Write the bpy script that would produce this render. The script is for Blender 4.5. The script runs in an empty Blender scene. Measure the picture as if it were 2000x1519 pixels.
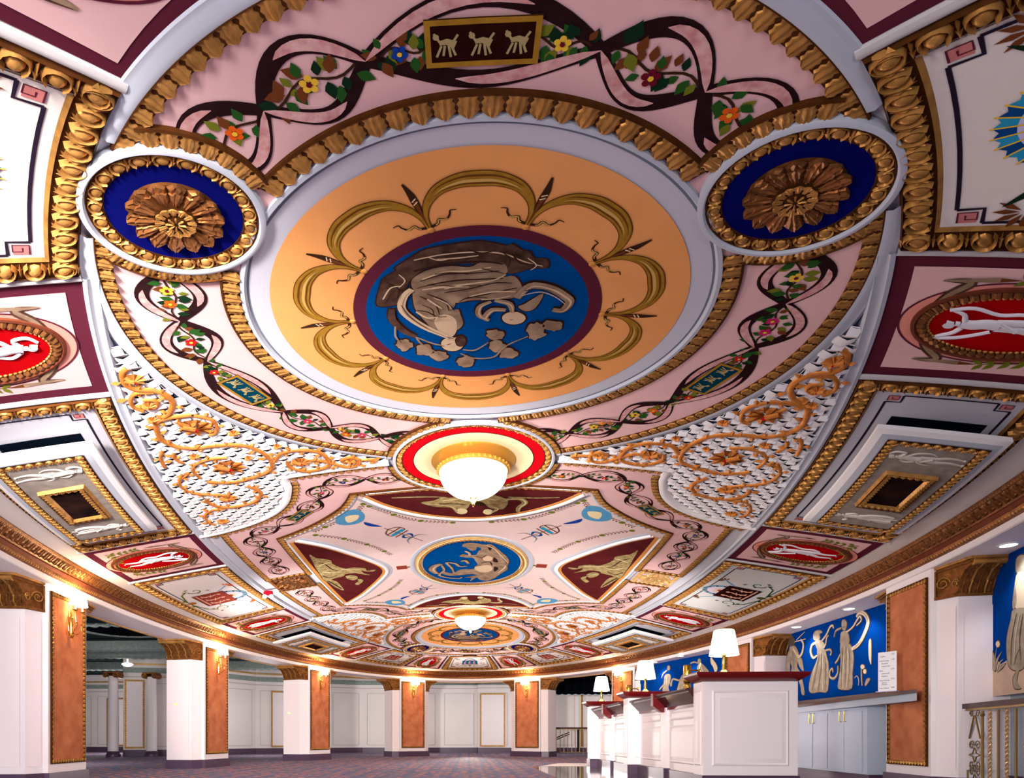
import bpy, bmesh, math, random
from math import sin, cos, pi, radians, sqrt, atan2, hypot
from mathutils import Vector, Matrix
from mathutils.geometry import tessellate_polygon

# ------------------------------------------------------------------ camera, world, exposure
S = 2.7                 # metres per plan unit
HC = 0.209 * S          # camera height above the floor
YM = 3.5852             # camera to room centre, plan units
scene = bpy.context.scene
COL = scene.collection
cam_d = bpy.data.cameras.new('camera'); cam = bpy.data.objects.new('camera', cam_d); COL.objects.link(cam)
cam.location = (-0.0181 * S, 0, HC)
cam.rotation_euler = (radians(90), 0, 0.0422)
cam_d.sensor_width = 36; cam_d.lens = 1218.77 / 2000 * 36
cam_d.shift_x = (1000 - 862.92) / 2000
cam_d.shift_y = (1440.79 - 759.5) / 2000
cam_d.clip_start = 0.05; cam_d.clip_end = 200
scene.camera = cam
world = bpy.data.worlds.new('world'); scene.world = world; world.use_nodes = True
world.node_tree.nodes['Background'].inputs[0].default_value = (0.80, 0.83, 1.0, 1)
world.node_tree.nodes['Background'].inputs[1].default_value = 0.8
scene.view_settings.view_transform = 'Standard'; scene.view_settings.look = 'None'
scene.view_settings.gamma = 1; scene.view_settings.exposure = 0.0
scene.view_settings.use_curve_mapping = False

def light(name, kind, loc, power, color=(1, 1, 1), size=0.1, size_y=None, aim=None, parent=None, spot=None):
    d = bpy.data.lights.new(name, kind); d.energy = power; d.color = color
    if kind == 'AREA':
        d.size = size
        if size_y: d.shape = 'RECTANGLE'; d.size_y = size_y
    else: d.shadow_soft_size = size
    if spot: d.spot_size = spot; d.spot_blend = 0.6
    o = bpy.data.objects.new(name, d); COL.objects.link(o); o.location = loc
    if aim is not None:
        o.rotation_euler = (Vector(aim) - Vector(loc)).to_track_quat('-Z', 'Y').to_euler()
    if parent: o.parent = parent; o.location = Vector(loc) - WL(parent)
    return o
def WL(o):
    v = Vector((0, 0, 0))
    while o: v += o.location; o = o.parent
    return v
# photographer's soft lamps beside the camera; unseen fill spots added to brighten the hall
light('flood_lamp', 'AREA', (-3.2, -1.0, 0.6), 165, (1.0, 0.94, 0.92), 1.6, 1.2, aim=(0.5, 9, 3.0))
light('flood_lamp', 'AREA', (1.6, -1.6, 0.6), 40, (0.90, 0.93, 1.0), 1.6, 1.2, aim=(0.4, 7, 3.0))
light('fill_spot', 'SPOT', (-2.2, -1.2, 1.0), 6500, (1.0, 0.93, 0.88), .35, aim=(-.8, 16, 2.7), spot=radians(50))
light('fill_spot', 'SPOT', (-3.2, -1.2, 1.2), 1900, (1.0, 0.95, 0.93), .35, aim=(2.7, 8.5, 1.0), spot=radians(40))

light('fill_spot', 'SPOT', (1.0, -2.2, 1.1), 2300, (1.0, 0.95, 0.94), .4, aim=(-5.0, 8.0, 1.3), spot=radians(46))
light('fill_spot', 'SPOT', (-5.0, 9.4, 0.5), 1000, (1.0, 0.93, 0.88), .3, aim=(-.6, 11.5, 3.6), spot=radians(70))
light('fill_spot', 'SPOT', (5.0, 9.4, 0.5), 800, (1.0, 0.93, 0.9), .3, aim=(-1.2, 12.5, 3.2), spot=radians(95))
light('fill_spot', 'SPOT', (0, 19.6, 0.5), 900, (1.0, 0.92, 0.86), .3, aim=(0, 13.5, 3.0), spot=radians(80))

random.seed(7)
WARM = (1.0, 0.72, 0.42)

# ------------------------------------------------------------------ materials
def lin(c): return tuple((x / 255 / 12.92 if x / 255 <= .04045 else ((x / 255 + .055) / 1.055) ** 2.4) for x in c)
MATS = {}
def mat(name, rgb, rough=.7, metal=0., spec=0., var=0., vs=8., bump=0., bs=60., emit=None, rgb2=None, coat=0.):
    m = bpy.data.materials.new(name); m.use_nodes = True; nt = m.node_tree; b = nt.nodes['Principled BSDF']
    c = lin(rgb)
    b.inputs['Base Color'].default_value = (*c, 1); b.inputs['Roughness'].default_value = rough
    b.inputs['Metallic'].default_value = metal; b.inputs['Specular IOR Level'].default_value = spec
    if coat: b.inputs['Coat Weight'].default_value = coat; b.inputs['Coat Roughness'].default_value = .08
    if var or rgb2:
        tc = nt.nodes.new('ShaderNodeTexCoord'); n = nt.nodes.new('ShaderNodeTexNoise'); n.inputs['Scale'].default_value = vs
        n.inputs['Detail'].default_value = 6; nt.links.new(tc.outputs['Object'], n.inputs['Vector'])
        r = nt.nodes.new('ShaderNodeValToRGB'); r.color_ramp.elements[0].position = .32; r.color_ramp.elements[1].position = .68
        c2 = lin(rgb2) if rgb2 else tuple(min(1, x * (1 - var)) for x in c)
        r.color_ramp.elements[0].color = (*c2, 1); r.color_ramp.elements[1].color = (*c, 1)
        nt.links.new(n.outputs['Fac'], r.inputs['Fac']); nt.links.new(r.outputs['Color'], b.inputs['Base Color'])
    if bump:
        tc = nt.nodes.new('ShaderNodeTexCoord'); n = nt.nodes.new('ShaderNodeTexNoise'); n.inputs['Scale'].default_value = bs
        n.inputs['Detail'].default_value = 4; nt.links.new(tc.outputs['Object'], n.inputs['Vector'])
        bp = nt.nodes.new('ShaderNodeBump'); bp.inputs['Strength'].default_value = bump; bp.inputs['Distance'].default_value = .01
        nt.links.new(n.outputs['Fac'], bp.inputs['Height']); nt.links.new(bp.outputs['Normal'], b.inputs['Normal'])
    if emit:
        b.inputs['Emission Color'].default_value = (*emit[0], 1); b.inputs['Emission Strength'].default_value = emit[1]
    MATS[name] = m; return m
mat('ceiling_grey', (196, 196, 204), .55)
mat('ceiling_cream', (232, 222, 216), .6, var=.06, vs=3)
mat('rib_grey', (186, 190, 200), .45)
mat('rib_white', (238, 234, 234), .4)
mat('shade_grey', (112, 120, 134), .5)
mat('pink', (232, 188, 186), .6, var=.06, vs=5)
mat('pink_salmon', (232, 150, 134), .6)
mat('star_pink', (232, 206, 200), .6, var=.05, vs=5)
mat('orange', (238, 164, 98), .55, var=.07, vs=4)
mat('pale_grey', (196, 196, 206), .5)
mat('maroon', (92, 36, 52), .5)
mat('maroon_deep', (94, 34, 36), .5, var=.25, vs=6)
mat('gold_cap', (142, 90, 48), .4, .45, var=.5, vs=16, bump=.15, bs=70)
mat('blue', (0, 74, 142), .45, var=.1, vs=7)
mat('mural_blue', (4, 60, 142), .5, var=.2, vs=2)
mat('navy', (10, 14, 92), .4)
mat('red', (176, 8, 16), .45, var=.18, vs=4)
mat('bright_red', (186, 10, 22), .4)
mat('gold', (192, 138, 74), .42, .45, var=.45, vs=14, bump=.12, bs=90)
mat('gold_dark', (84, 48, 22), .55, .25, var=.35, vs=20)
mat('gold_line', (30, 18, 12), .6)
mat('gold_pale', (220, 176, 112), .45, .35, var=.3, vs=18)
mat('bronze_gold', (148, 94, 54), .38, .55, var=.5, vs=18, bump=.15, bs=70)
mat('bronze_red', (112, 58, 40), .5, .25, var=.2, vs=12)
mat('tan_line', (206, 140, 74), .5)
mat('ochre', (168, 124, 42), .55, var=.25, vs=22)
mat('ochre_dark', (104, 62, 26), .55)
mat('ochre_lite', (204, 164, 92), .55)
mat('stone_d', (98, 70, 58), .6, rgb2=(62, 42, 34), vs=14)
mat('stone_m', (168, 142, 116), .6, rgb2=(128, 102, 82), vs=10)
mat('stone_l', (208, 180, 148), .6)
mat('stone_x', (54, 34, 30), .6)
mat('mural_m', (176, 162, 142), .6, rgb2=(146, 132, 116), vs=10)
mat('mural_l', (218, 200, 172), .6)
mat('mural_x', (92, 78, 68), .6)
mat('sand', (214, 186, 160), .7, rgb2=(190, 164, 150), vs=5)
mat('gilt_m', (182, 162, 112), .6, rgb2=(126, 104, 66), vs=18)
mat('gilt_l', (222, 206, 158), .6)
mat('gilt_x', (58, 38, 24), .6)
mat('cameo', (226, 222, 228), .5, bump=.1, bs=30)
mat('ribbon_dark', (46, 26, 28), .5, var=.3, vs=18)
mat('ribbon_pink', (196, 132, 132), .5, rgb2=(222, 178, 172), vs=26)
mat('leaf_green', (40, 84, 34), .5); mat('leaf_dark', (22, 46, 30), .5); mat('leaf_olive', (110, 116, 36), .5); mat('leaf_brown', (110, 60, 32), .5)
mat('stem', (60, 38, 26), .6)
mat('flower_red', (196, 30, 36), .5); mat('flower_orange', (222, 92, 30), .5); mat('flower_blue', (26, 62, 150), .5)
mat('flower_yellow', (232, 190, 60), .5); mat('flower_plum', (104, 22, 40), .5); mat('flower_magenta', (196, 40, 100), .5)
mat('tablet_teal', (8, 58, 76), .45); mat('tablet_brown', (46, 18, 14), .45, var=.3, vs=20); mat('tablet_brick', (148, 62, 50), .5, var=.15, vs=9)
mat('tablet_blue', (20, 84, 128), .5)
mat('tablet_figure', (168, 150, 104), .6); mat('tablet_pale', (216, 160, 140), .6)
mat('key_line', (40, 30, 46), .6); mat('key_red', (196, 120, 116), .6)
mat('fan_blue', (44, 150, 190), .5); mat('fan_teal', (18, 70, 130), .5); mat('fan_lilac', (206, 200, 232), .5)
mat('sky_blue', (86, 150, 190), .5); mat('cream_line', (236, 216, 170), .5)
mat('weave', (243, 238, 238), .45); mat('weave_shade', (38, 46, 66), .7)
mat('vine_gold', (206, 128, 62), .42, .25, var=.3, vs=16)
mat('white_paint', (238, 228, 230), .5, spec=.2, bump=.03, bs=160); mat('lilac_paint', (206, 196, 210), .5)
mat('wall_white', (234, 226, 224), .6, var=.03, vs=2); mat('wall_line', (196, 184, 182), .6)
mat('faux_orange', (202, 128, 90), .65, rgb2=(172, 100, 68), vs=5, bump=.04, bs=40)
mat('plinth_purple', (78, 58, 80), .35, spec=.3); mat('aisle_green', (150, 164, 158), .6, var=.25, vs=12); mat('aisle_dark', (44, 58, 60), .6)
mat('aisle_pale', (170, 184, 190), .6)
mat('mahogany', (104, 16, 20), .35, coat=.15, spec=.3); mat('mahogany_dark', (58, 14, 20), .4, coat=.1, spec=.3)
mat('brass', (222, 184, 84), .18, 1.); mat('brass_dark', (60, 44, 22), .35, .8)
mat('iron_gold', (150, 126, 82), .38, .8); mat('black', (10, 12, 16), .8)
mat('valance', (7, 10, 16), .85); mat('white_trim', (196, 210, 214), .6)
mat('lamp_glass', (255, 250, 240), .3, emit=((1, .93, .82), 5.0))
mat('shade_glow', (255, 246, 230), .5, emit=((1, .9, .74), 3.2))
mat('sconce_glow', (255, 240, 210), .5, emit=((1, .86, .62), 9.0))
mat('downlight_glow', (255, 252, 245), .5, emit=((1, .95, .88), 8.0))
mat('plastic_white', (236, 234, 230), .4); mat('strobe_red', (196, 20, 40), .35)
mat('paper', (244, 242, 244), .6); mat('ink', (60, 60, 74), .6); mat('cabinet', (180, 190, 204), .4)
mat('dark_void', (9, 17, 28), .9); mat('plate_gold', (222, 168, 74), .32, .55)

def carpet_mat():
    m = bpy.data.materials.new('carpet'); m.use_nodes = True; nt = m.node_tree; b = nt.nodes['Principled BSDF']
    N = nt.nodes.new; L = nt.links.new
    tc = N('ShaderNodeTexCoord'); mp = N('ShaderNodeMapping'); mp.inputs['Rotation'].default_value = (0, 0, radians(45)); L(tc.outputs['Object'], mp.inputs['Vector'])
    ck = N('ShaderNodeTexChecker'); ck.inputs['Scale'].default_value = 4.3; ck.inputs['Color1'].default_value = (*lin((112, 118, 156)), 1); ck.inputs['Color2'].default_value = (*lin((140, 130, 158)), 1)
    L(mp.outputs['Vector'], ck.inputs['Vector'])
    vo = N('ShaderNodeTexVoronoi'); vo.inputs['Scale'].default_value = 5.1; vo.inputs['Randomness'].default_value = .35; L(mp.outputs['Vector'], vo.inputs['Vector'])
    r = N('ShaderNodeValToRGB'); r.color_ramp.elements[0].position = .22; r.color_ramp.elements[1].position = .30
    r.color_ramp.elements[0].color = (1, 1, 1, 1); r.color_ramp.elements[1].color = (0, 0, 0, 1); L(vo.outputs['Distance'], r.inputs['Fac'])
    mx = N('ShaderNodeMix'); mx.data_type = 'RGBA'; L(r.outputs['Color'], mx.inputs[0]); L(ck.outputs['Color'], mx.inputs[6]); mx.inputs[7].default_value = (*lin((240, 152, 112)), 1)
    no = N('ShaderNodeTexNoise'); no.inputs['Scale'].default_value = 42; L(tc.outputs['Object'], no.inputs['Vector'])
    m2 = N('ShaderNodeMix'); m2.data_type = 'RGBA'; m2.blend_type = 'MULTIPLY'; m2.inputs[0].default_value = .45; L(mx.outputs[2], m2.inputs[6]); L(no.outputs['Color'], m2.inputs[7])
    L(m2.outputs[2], b.inputs['Base Color']); b.inputs['Roughness'].default_value = .95; b.inputs['Specular IOR Level'].default_value = .1
    MATS['carpet'] = m
carpet_mat()
mat('marble_floor', (58, 38, 48), .06, spec=.5, var=.3, vs=4, coat=.5)

# ------------------------------------------------------------------ mapping helpers
def ZD(x, t):
    return max(.757, 1 + .0003 * t * t - .0019 * t ** 4 - .0945 * x * x + .0057 * x ** 4 - .0046 * x * x * t * t)
def D(x, t, o=0.): return Vector((x * S, (t + YM) * S, HC + ZD(x, t) * S - o))
def W3(x, t, z): return Vector((x * S, (t + YM) * S, HC + z * S))       # plan units, z above camera

def sub(map_, ox, oy, sc=1., rot=0., fx=1):
    c, s = cos(rot), sin(rot)
    def g(x, t, o=0.):
        x *= fx * sc; t *= sc
        return map_(ox + x * c - t * s, oy + x * s + t * c, o)
    return g
def circ(c, r, n=64, a0=0., a1=2 * pi, ry=None):
    ry = ry or r; k = n if abs(a1 - a0 - 2 * pi) < 1e-6 else n + 1
    return [(c[0] + r * cos(a0 + (a1 - a0) * i / n), c[1] + ry * sin(a0 + (a1 - a0) * i / n)) for i in range(k)]
def resample(p, step, closed=False):
    q = list(p) + ([p[0]] if closed else [])
    L = [0]
    for a, b in zip(q, q[1:]): L.append(L[-1] + hypot(b[0] - a[0], b[1] - a[1]))
    n = max(2, int(round(L[-1] / step))); out = []; j = 0
    for i in range(n if closed else n + 1):
        s = L[-1] * i / n
        while j < len(L) - 2 and L[j + 1] < s: j += 1
        f = (s - L[j]) / max(1e-9, L[j + 1] - L[j]); out.append((q[j][0] + (q[j + 1][0] - q[j][0]) * f, q[j][1] + (q[j + 1][1] - q[j][1]) * f))
    return out
def smooth(p, k=6, closed=False):
    out = []; n = len(p)
    for i in range(n if closed else n - 1):
        g = lambda j: p[j % n] if closed else p[max(0, min(n - 1, j))]
        a, b, c, d = g(i - 1), g(i), g(i + 1), g(i + 2)
        for s in range(k):
            u = s / k
            out.append(tuple(.5 * (2 * b[m] + (c[m] - a[m]) * u + (2 * a[m] - 5 * b[m] + 4 * c[m] - d[m]) * u * u + (3 * b[m] - a[m] - 3 * c[m] + d[m]) * u ** 3) for m in (0, 1)))
    if not closed: out.append(tuple(p[-1]))
    return out
def normals(p, closed=False):
    n = len(p); out = []
    for i in range(n):
        a = p[(i - 1) % n] if closed or i > 0 else p[i]; b = p[(i + 1) % n] if closed or i < n - 1 else p[i]
        dx, dy = b[0] - a[0], b[1] - a[1]; l = hypot(dx, dy) or 1; out.append((-dy / l, dx / l))
    return out
def inside(p, poly):
    x, y = p; c = False; n = len(poly); j = n - 1
    for i in range(n):
        xi, yi = poly[i]; xj, yj = poly[j]
        if (yi > y) != (yj > y) and x < (xj - xi) * (y - yi) / (yj - yi) + xi: c = not c
        j = i
    return c

def cuts(path, bad):
    """the stretches of a closed path that stay clear of bad(point)"""
    n = len(path); ok = [not bad(p) for p in path]
    if all(ok): return [path + [path[0]]]
    if not any(ok): return []
    s0 = next(i for i in range(n) if ok[i] and not ok[i - 1]); out = []; cur = []
    for k in range(n):
        i = (s0 + k) % n
        if ok[i]: cur.append(path[i])
        elif cur: out.append(cur); cur = []
    if cur: out.append(cur)
    return [c for c in out if len(c) > 2]
def nigh(p, c, r): return hypot(p[0] - c[0], p[1] - c[1]) < r

def inner(a):
    """oval rib line: an ellipse slightly flattened at its two ends; a in radians"""
    e = abs(math.degrees(a)) % 180; e = min(e, 180 - e); k = 1 - (.03 * ((e - 52) / 28) ** 1.5 if e > 52 else 0)
    return (1.245 * cos(a) * k, 3.045 * sin(a) * k)

def rho(p):
    a = atan2(p[1] / 3.045, p[0] / 1.245); q = inner(a); return hypot(*p) / hypot(*q)

# ------------------------------------------------------------------ mesh collector
class MB:
    def __init__(self, map_=D, flat=False): self.v = []; self.f = []; self.m = []; self.slots = []; self.map = map_; self.flat = flat
    def mi(self, m):
        if m not in self.slots: self.slots.append(m)
        return self.slots.index(m)
    def add(self, vs, fs, m):
        k = len(self.v); self.v += [Vector(v) for v in vs]; i = self.mi(m)
        for f in fs: self.f.append([k + q for q in f]); self.m.append(i)
        return self
    # plan-space primitives
    def fill(self, loops, off, m, grid=None):
        if loops and not isinstance(loops[0][0], (tuple, list)): loops = [loops]
        flat = [p for l in loops for p in l]
        tr = tessellate_polygon([[Vector((p[0], p[1], 0)) for p in l] for l in loops])
        ext = max(max(p[k] for p in flat) - min(p[k] for p in flat) for k in (0, 1))
        if grid is None and ext > .11 and not self.flat: grid = .075
        if grid is None:
            return self.add([self.map(p[0], p[1], off) for p in flat], [list(t) for t in tr], m)
        bm = bmesh.new(); vv = [bm.verts.new((p[0], p[1], 0)) for p in flat]
        for t in tr:
            try: bm.faces.new([vv[i] for i in t])
            except ValueError: pass
        for ax in (0, 1):
            lo = min(p[ax] for p in flat); hi = max(p[ax] for p in flat); k = math.ceil(lo / grid)
            while k * grid < hi:
                co = [0, 0, 0]; co[ax] = k * grid; no = [0, 0, 0]; no[ax] = 1
                bmesh.ops.bisect_plane(bm, geom=bm.verts[:] + bm.edges[:] + bm.faces[:], plane_co=co, plane_no=no); k += 1
        bm.verts.index_update()
        self.add([self.map(v.co.x, v.co.y, off) for v in bm.verts], [[v.index for v in f.verts] for f in bm.faces], m); bm.free(); return self
    def ring(self, c, r0, r1, off, m, n=72, ry=1., off1=None, k=2):
        vs = []; fs = []
        for j in range(k + 1):
            r = r0 + (r1 - r0) * j / k; o = off + ((off1 if off1 is not None else off) - off) * j / k
            for i in range(n): a = 2 * pi * i / n; vs.append(self.map(c[0] + r * cos(a), c[1] + r * ry * sin(a), o))
        for j in range(k):
            for i in range(n): fs.append([j * n + i, j * n + (i + 1) % n, (j + 1) * n + (i + 1) % n, (j + 1) * n + i])
        return self.add(vs, fs, m)
    def disc(self, c, r, off, m, n=72, ry=1., k=4): return self.ring(c, 1e-4, r, off, m, n, ry, k=k)
    def sweep(self, path, prof, m, closed=False):
        nn = normals(path, closed); n = len(path); q = len(prof); vs = []
        for p, a in zip(path, nn):
            for d, h in prof: vs.append(self.map(p[0] + a[0] * d, p[1] + a[1] * d, h))
        fs = []
        for i in range(n if closed else n - 1):
            for j in range(q - 1): fs.append([i * q + j, i * q + j + 1, ((i + 1) % n) * q + j + 1, ((i + 1) % n) * q + j])
        return self.add(vs, fs, m)
    def band(self, path, w, off, m, closed=False):
        n = len(path); nn = normals(path, closed); vs = []
        for i, (p, a) in enumerate(zip(path, nn)):
            ww = (w(i / max(1, n - 1)) if callable(w) else w) / 2
            vs += [self.map(p[0] - a[0] * ww, p[1] - a[1] * ww, off), self.map(p[0] + a[0] * ww, p[1] + a[1] * ww, off)]
        fs = [[2 * i, 2 * i + 1, (2 * i + 3) % (2 * n), (2 * i + 2) % (2 * n)] for i in range(n if closed else n - 1)]
        return self.add(vs, fs, m)
    def tube(self, path, w, h, off, m, closed=False, seg=6):
        n = len(path); nn = normals(path, closed); vs = []
        for i, (p, a) in enumerate(zip(path, nn)):
            k = w(i / max(1, n - 1)) if callable(w) else 1.
            ww = (k if callable(w) else w) / 2; hh = h * (k if callable(w) else 1.)
            for j in range(seg + 1):
                an = pi * j / seg; vs.append(self.map(p[0] + a[0] * ww * cos(an), p[1] + a[1] * ww * cos(an), off + hh * sin(an)))
        q = seg + 1; fs = [[i * q + j, i * q + j + 1, ((i + 1) % n) * q + j + 1, ((i + 1) % n) * q + j] for i in range(n if closed else n - 1) for j in range(seg)]
        return self.add(vs, fs, m)
    def motif(self, path, pitch, width, mo, m, off=0., closed=False, hs=1.):
        p = resample(path, pitch, closed); nn = normals(p, closed); n = len(p); mv, mf = mo
        for i in range(n if closed else n - 1):
            a = p[i]; b = p[(i + 1) % n]; c = ((a[0] + b[0]) / 2, (a[1] + b[1]) / 2); dx, dy = b[0] - a[0], b[1] - a[1]; l = hypot(dx, dy)
            if l < 1e-6: continue
            tx, ty = dx, dy; nx, ny = -dy / l * width, dx / l * width
            self.add([self.map(c[0] + tx * u + nx * v, c[1] + ty * u + ny * v, off + h * abs(width) * S * hs) for u, v, h in mv], mf, m)
        return self
    # world-space primitives
    def box(self, c, s, m, rot=0.):
        R = Matrix.Rotation(rot, 3, 'Z'); vs = []
        for x in (-.5, .5):
            for y in (-.5, .5):
                for z in (-.5, .5): vs.append(Vector(c) + R @ Vector((x * s[0], y * s[1], z * s[2])))
        return self.add(vs, [[0, 1, 3, 2], [4, 6, 7, 5], [0, 4, 5, 1], [2, 3, 7, 6], [0, 2, 6, 4], [1, 5, 7, 3]], m)
    def quad(self, a, b, c, d, m): return self.add([a, b, c, d], [[0, 1, 2, 3]], m)
    def prism(self, pts, z0, z1, m, cap=True):     # pts world xy
        n = len(pts); vs = [(x, y, z0) for x, y in pts] + [(x, y, z1) for x, y in pts]
        fs = [[i, (i + 1) % n, n + (i + 1) % n, n + i] for i in range(n)]
        if cap: fs += [list(range(n))[::-1], list(range(n, 2 * n))]
        return self.add(vs, fs, m)
    def lathe(self, c, prof, m, n=24):             # prof: (r, z)
        vs = []; q = len(prof)
        for i in range(n):
            a = 2 * pi * i / n; vs += [(c[0] + r * cos(a), c[1] + r * sin(a), c[2] + z) for r, z in prof]
        return self.add(vs, [[i * q + j, ((i + 1) % n) * q + j, ((i + 1) % n) * q + j + 1, i * q + j + 1] for i in range(n) for j in range(q - 1)], m)
    def pipe(self, path, r, m, n=8, closed=False):
        P = [Vector(p) for p in path]; k = len(P); vs = []
        for i, p in enumerate(P):
            a = P[(i - 1) % k] if closed or i else p; b = P[(i + 1) % k] if closed or i < k - 1 else p
            t = (b - a).normalized(); up = Vector((0, 0, 1)) if abs(t.z) < .9 else Vector((1, 0, 0)); u = t.cross(up).normalized(); w = t.cross(u)
            rr = r(i / max(1, k - 1)) if callable(r) else r
            vs += [p + (u * cos(2 * pi * j / n) + w * sin(2 * pi * j / n)) * rr for j in range(n)]
        fs = [[i * n + j, i * n + (j + 1) % n, ((i + 1) % k) * n + (j + 1) % n, ((i + 1) % k) * n + j] for i in range(k if closed else k - 1) for j in range(n)]
        if not closed: fs += [list(range(n))[::-1], list(range((k - 1) * n, k * n))]
        return self.add(vs, fs, m)
    def sphere(self, c, r, m, n=12, sc=(1, 1, 1)):
        vs = []; k = n // 2
        for j in range(k + 1):
            for i in range(n): a = 2 * pi * i / n; b = pi * j / k; vs.append((c[0] + r * sc[0] * sin(b) * cos(a), c[1] + r * sc[1] * sin(b) * sin(a), c[2] + r * sc[2] * cos(b)))
        return self.add(vs, [[j * n + i, j * n + (i + 1) % n, (j + 1) * n + (i + 1) % n, (j + 1) * n + i] for j in range(k) for i in range(n)], m)
    def build(self, name, parent=None, label=None, cat=None, group=None, kind=None, origin=None, sharp=38):
        me = bpy.data.meshes.new(name)
        if parent is not None: o0 = WL(parent)
        elif kind == 'structure': o0 = Vector((0, 0, 0))
        else:
            n = max(1, len(self.v)); o0 = Vector(origin) if origin else Vector((sum(v.x for v in self.v) / n, sum(v.y for v in self.v) / n, min(v.z for v in self.v)))
        me.from_pydata([v - o0 for v in self.v], [], self.f)
        for s in self.slots: me.materials.append(MATS[s])
        me.polygons.foreach_set('material_index', self.m); me.shade_smooth(); me.set_sharp_from_angle(angle=radians(sharp)); me.update()
        o = bpy.data.objects.new(name, me); COL.objects.link(o)
        if parent is not None: o.parent = parent
        else: o.location = o0
        if label: o['label'] = label
        if cat: o['category'] = cat
        if group: o['group'] = group
        if kind: o['kind'] = kind
        return o
def thing(name, label, cat, loc, group=None):
    o = bpy.data.objects.new(name, None); o.empty_display_size = .1; COL.objects.link(o); o.location = loc
    o['label'] = label; o['category'] = cat
    if group: o['group'] = group
    return o

# ------------------------------------------------------------------ moulding motifs (u along pitch, v across width, h height)
def m_egg():
    vs = []; fs = []; n = 8; k = 3
    for j in range(k + 1):
        b = pi / 2 * j / k
        for i in range(n): a = 2 * pi * i / n; vs.append((.27 * cos(b) * cos(a), .50 + .36 * cos(b) * sin(a), .34 * sin(b)))
    for j in range(k):
        for i in range(n): fs.append([j * n + i, j * n + (i + 1) % n, (j + 1) * n + (i + 1) % n, (j + 1) * n + i])
    # husk round the egg
    base = len(vs); q = 11; A = [radians(-235 + 290 * i / (q - 1)) for i in range(q)]
    for a in A:
        for r, h in ((.30, .02), (.36, .30), (.42, .02)): vs.append((r * cos(a), .50 + r * 1.28 * sin(a), h))
    for i in range(q - 1):
        for j in range(2): fs.append([base + i * 3 + j, base + i * 3 + j + 1, base + (i + 1) * 3 + j + 1, base + (i + 1) * 3 + j])
    base = len(vs)
    vs += [(.5, .95, .0), (.44, .35, .0), (.5, .05, .1), (.56, .35, .0), (.5, .45, .30)]
    fs += [[base, base + 1, base + 4], [base + 1, base + 2, base + 4], [base + 2, base + 3, base + 4], [base + 3, base, base + 4]]
    base = len(vs); vs += [(.40, .62, .02), (.5, .80, .25), (.60, .62, .02), (.5, .55, .2)]; fs += [[base, base + 1, base + 3], [base + 1, base + 2, base + 3]]
    return vs, fs
def m_leaf(nu=13, nv=7):
    """one acanthus leaf: lobed outline, raised midrib, fluted lobes, tip curled out"""
    vs = []; fs = []
    for j in range(nv):
        v = j / (nv - 1); hw = .50 * (.74 + .26 * abs(sin(2.6 * pi * v + .5))) * (1 if v < .75 else sqrt(max(.05, 1 - ((v - .75) / .27) ** 2)))
        for i in range(nu):
            u = -1 + 2 * i / (nu - 1)
            h = .05 + .20 * (1 - abs(u)) ** .8 * (.5 + .5 * sin(pi * v)) + .07 * cos(u * 9.4 + v * 2) * (1 - .3 * abs(u)) + .16 * v ** 3
            if abs(u) > .95: h = .0
            if j == 0: h = .03
            vs.append((u * hw, v * (1 - .05 * abs(u)), h))
    for j in range(nv - 1):
        for i in range(nu - 1): fs.append([j * nu + i, j * nu + i + 1, (j + 1) * nu + i + 1, (j + 1) * nu + i])
    b = len(vs)
    for i in range(nu): x, y, h = vs[(nv - 1) * nu + i]; vs.append((x, y + .01, 0))
    for i in range(nu - 1): fs.append([(nv - 1) * nu + i, (nv - 1) * nu + i + 1, b + i + 1, b + i])
    return vs, fs
def m_bead():
    vs = []; fs = []; n = 6; k = 2
    for j in range(k + 1):
        b = pi / 2 * j / k
        for i in range(n): a = 2 * pi * i / n; vs.append((.42 * cos(b) * cos(a), .5 + .45 * cos(b) * sin(a), .5 * sin(b)))
    for j in range(k):
        for i in range(n): fs.append([j * n + i, j * n + (i + 1) % n, (j + 1) * n + (i + 1) % n, (j + 1) * n + i])
    return vs, fs
def m_tongue():
    vs = [(-.42, 0, .02), (.42, 0, .02), (-.42, .7, .30), (0, 1., .22), (.42, .7, .30), (0, .5, .55), (0, 0, .2), (-.3, .95, .05), (.3, .95, .05)]
    return vs, [[0, 6, 5, 2], [6, 1, 4, 5], [2, 5, 3, 7], [5, 4, 8, 3]]
EGG, LEAF, BEAD, TONGUE = m_egg(), m_leaf(), m_bead(), m_tongue()

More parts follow.
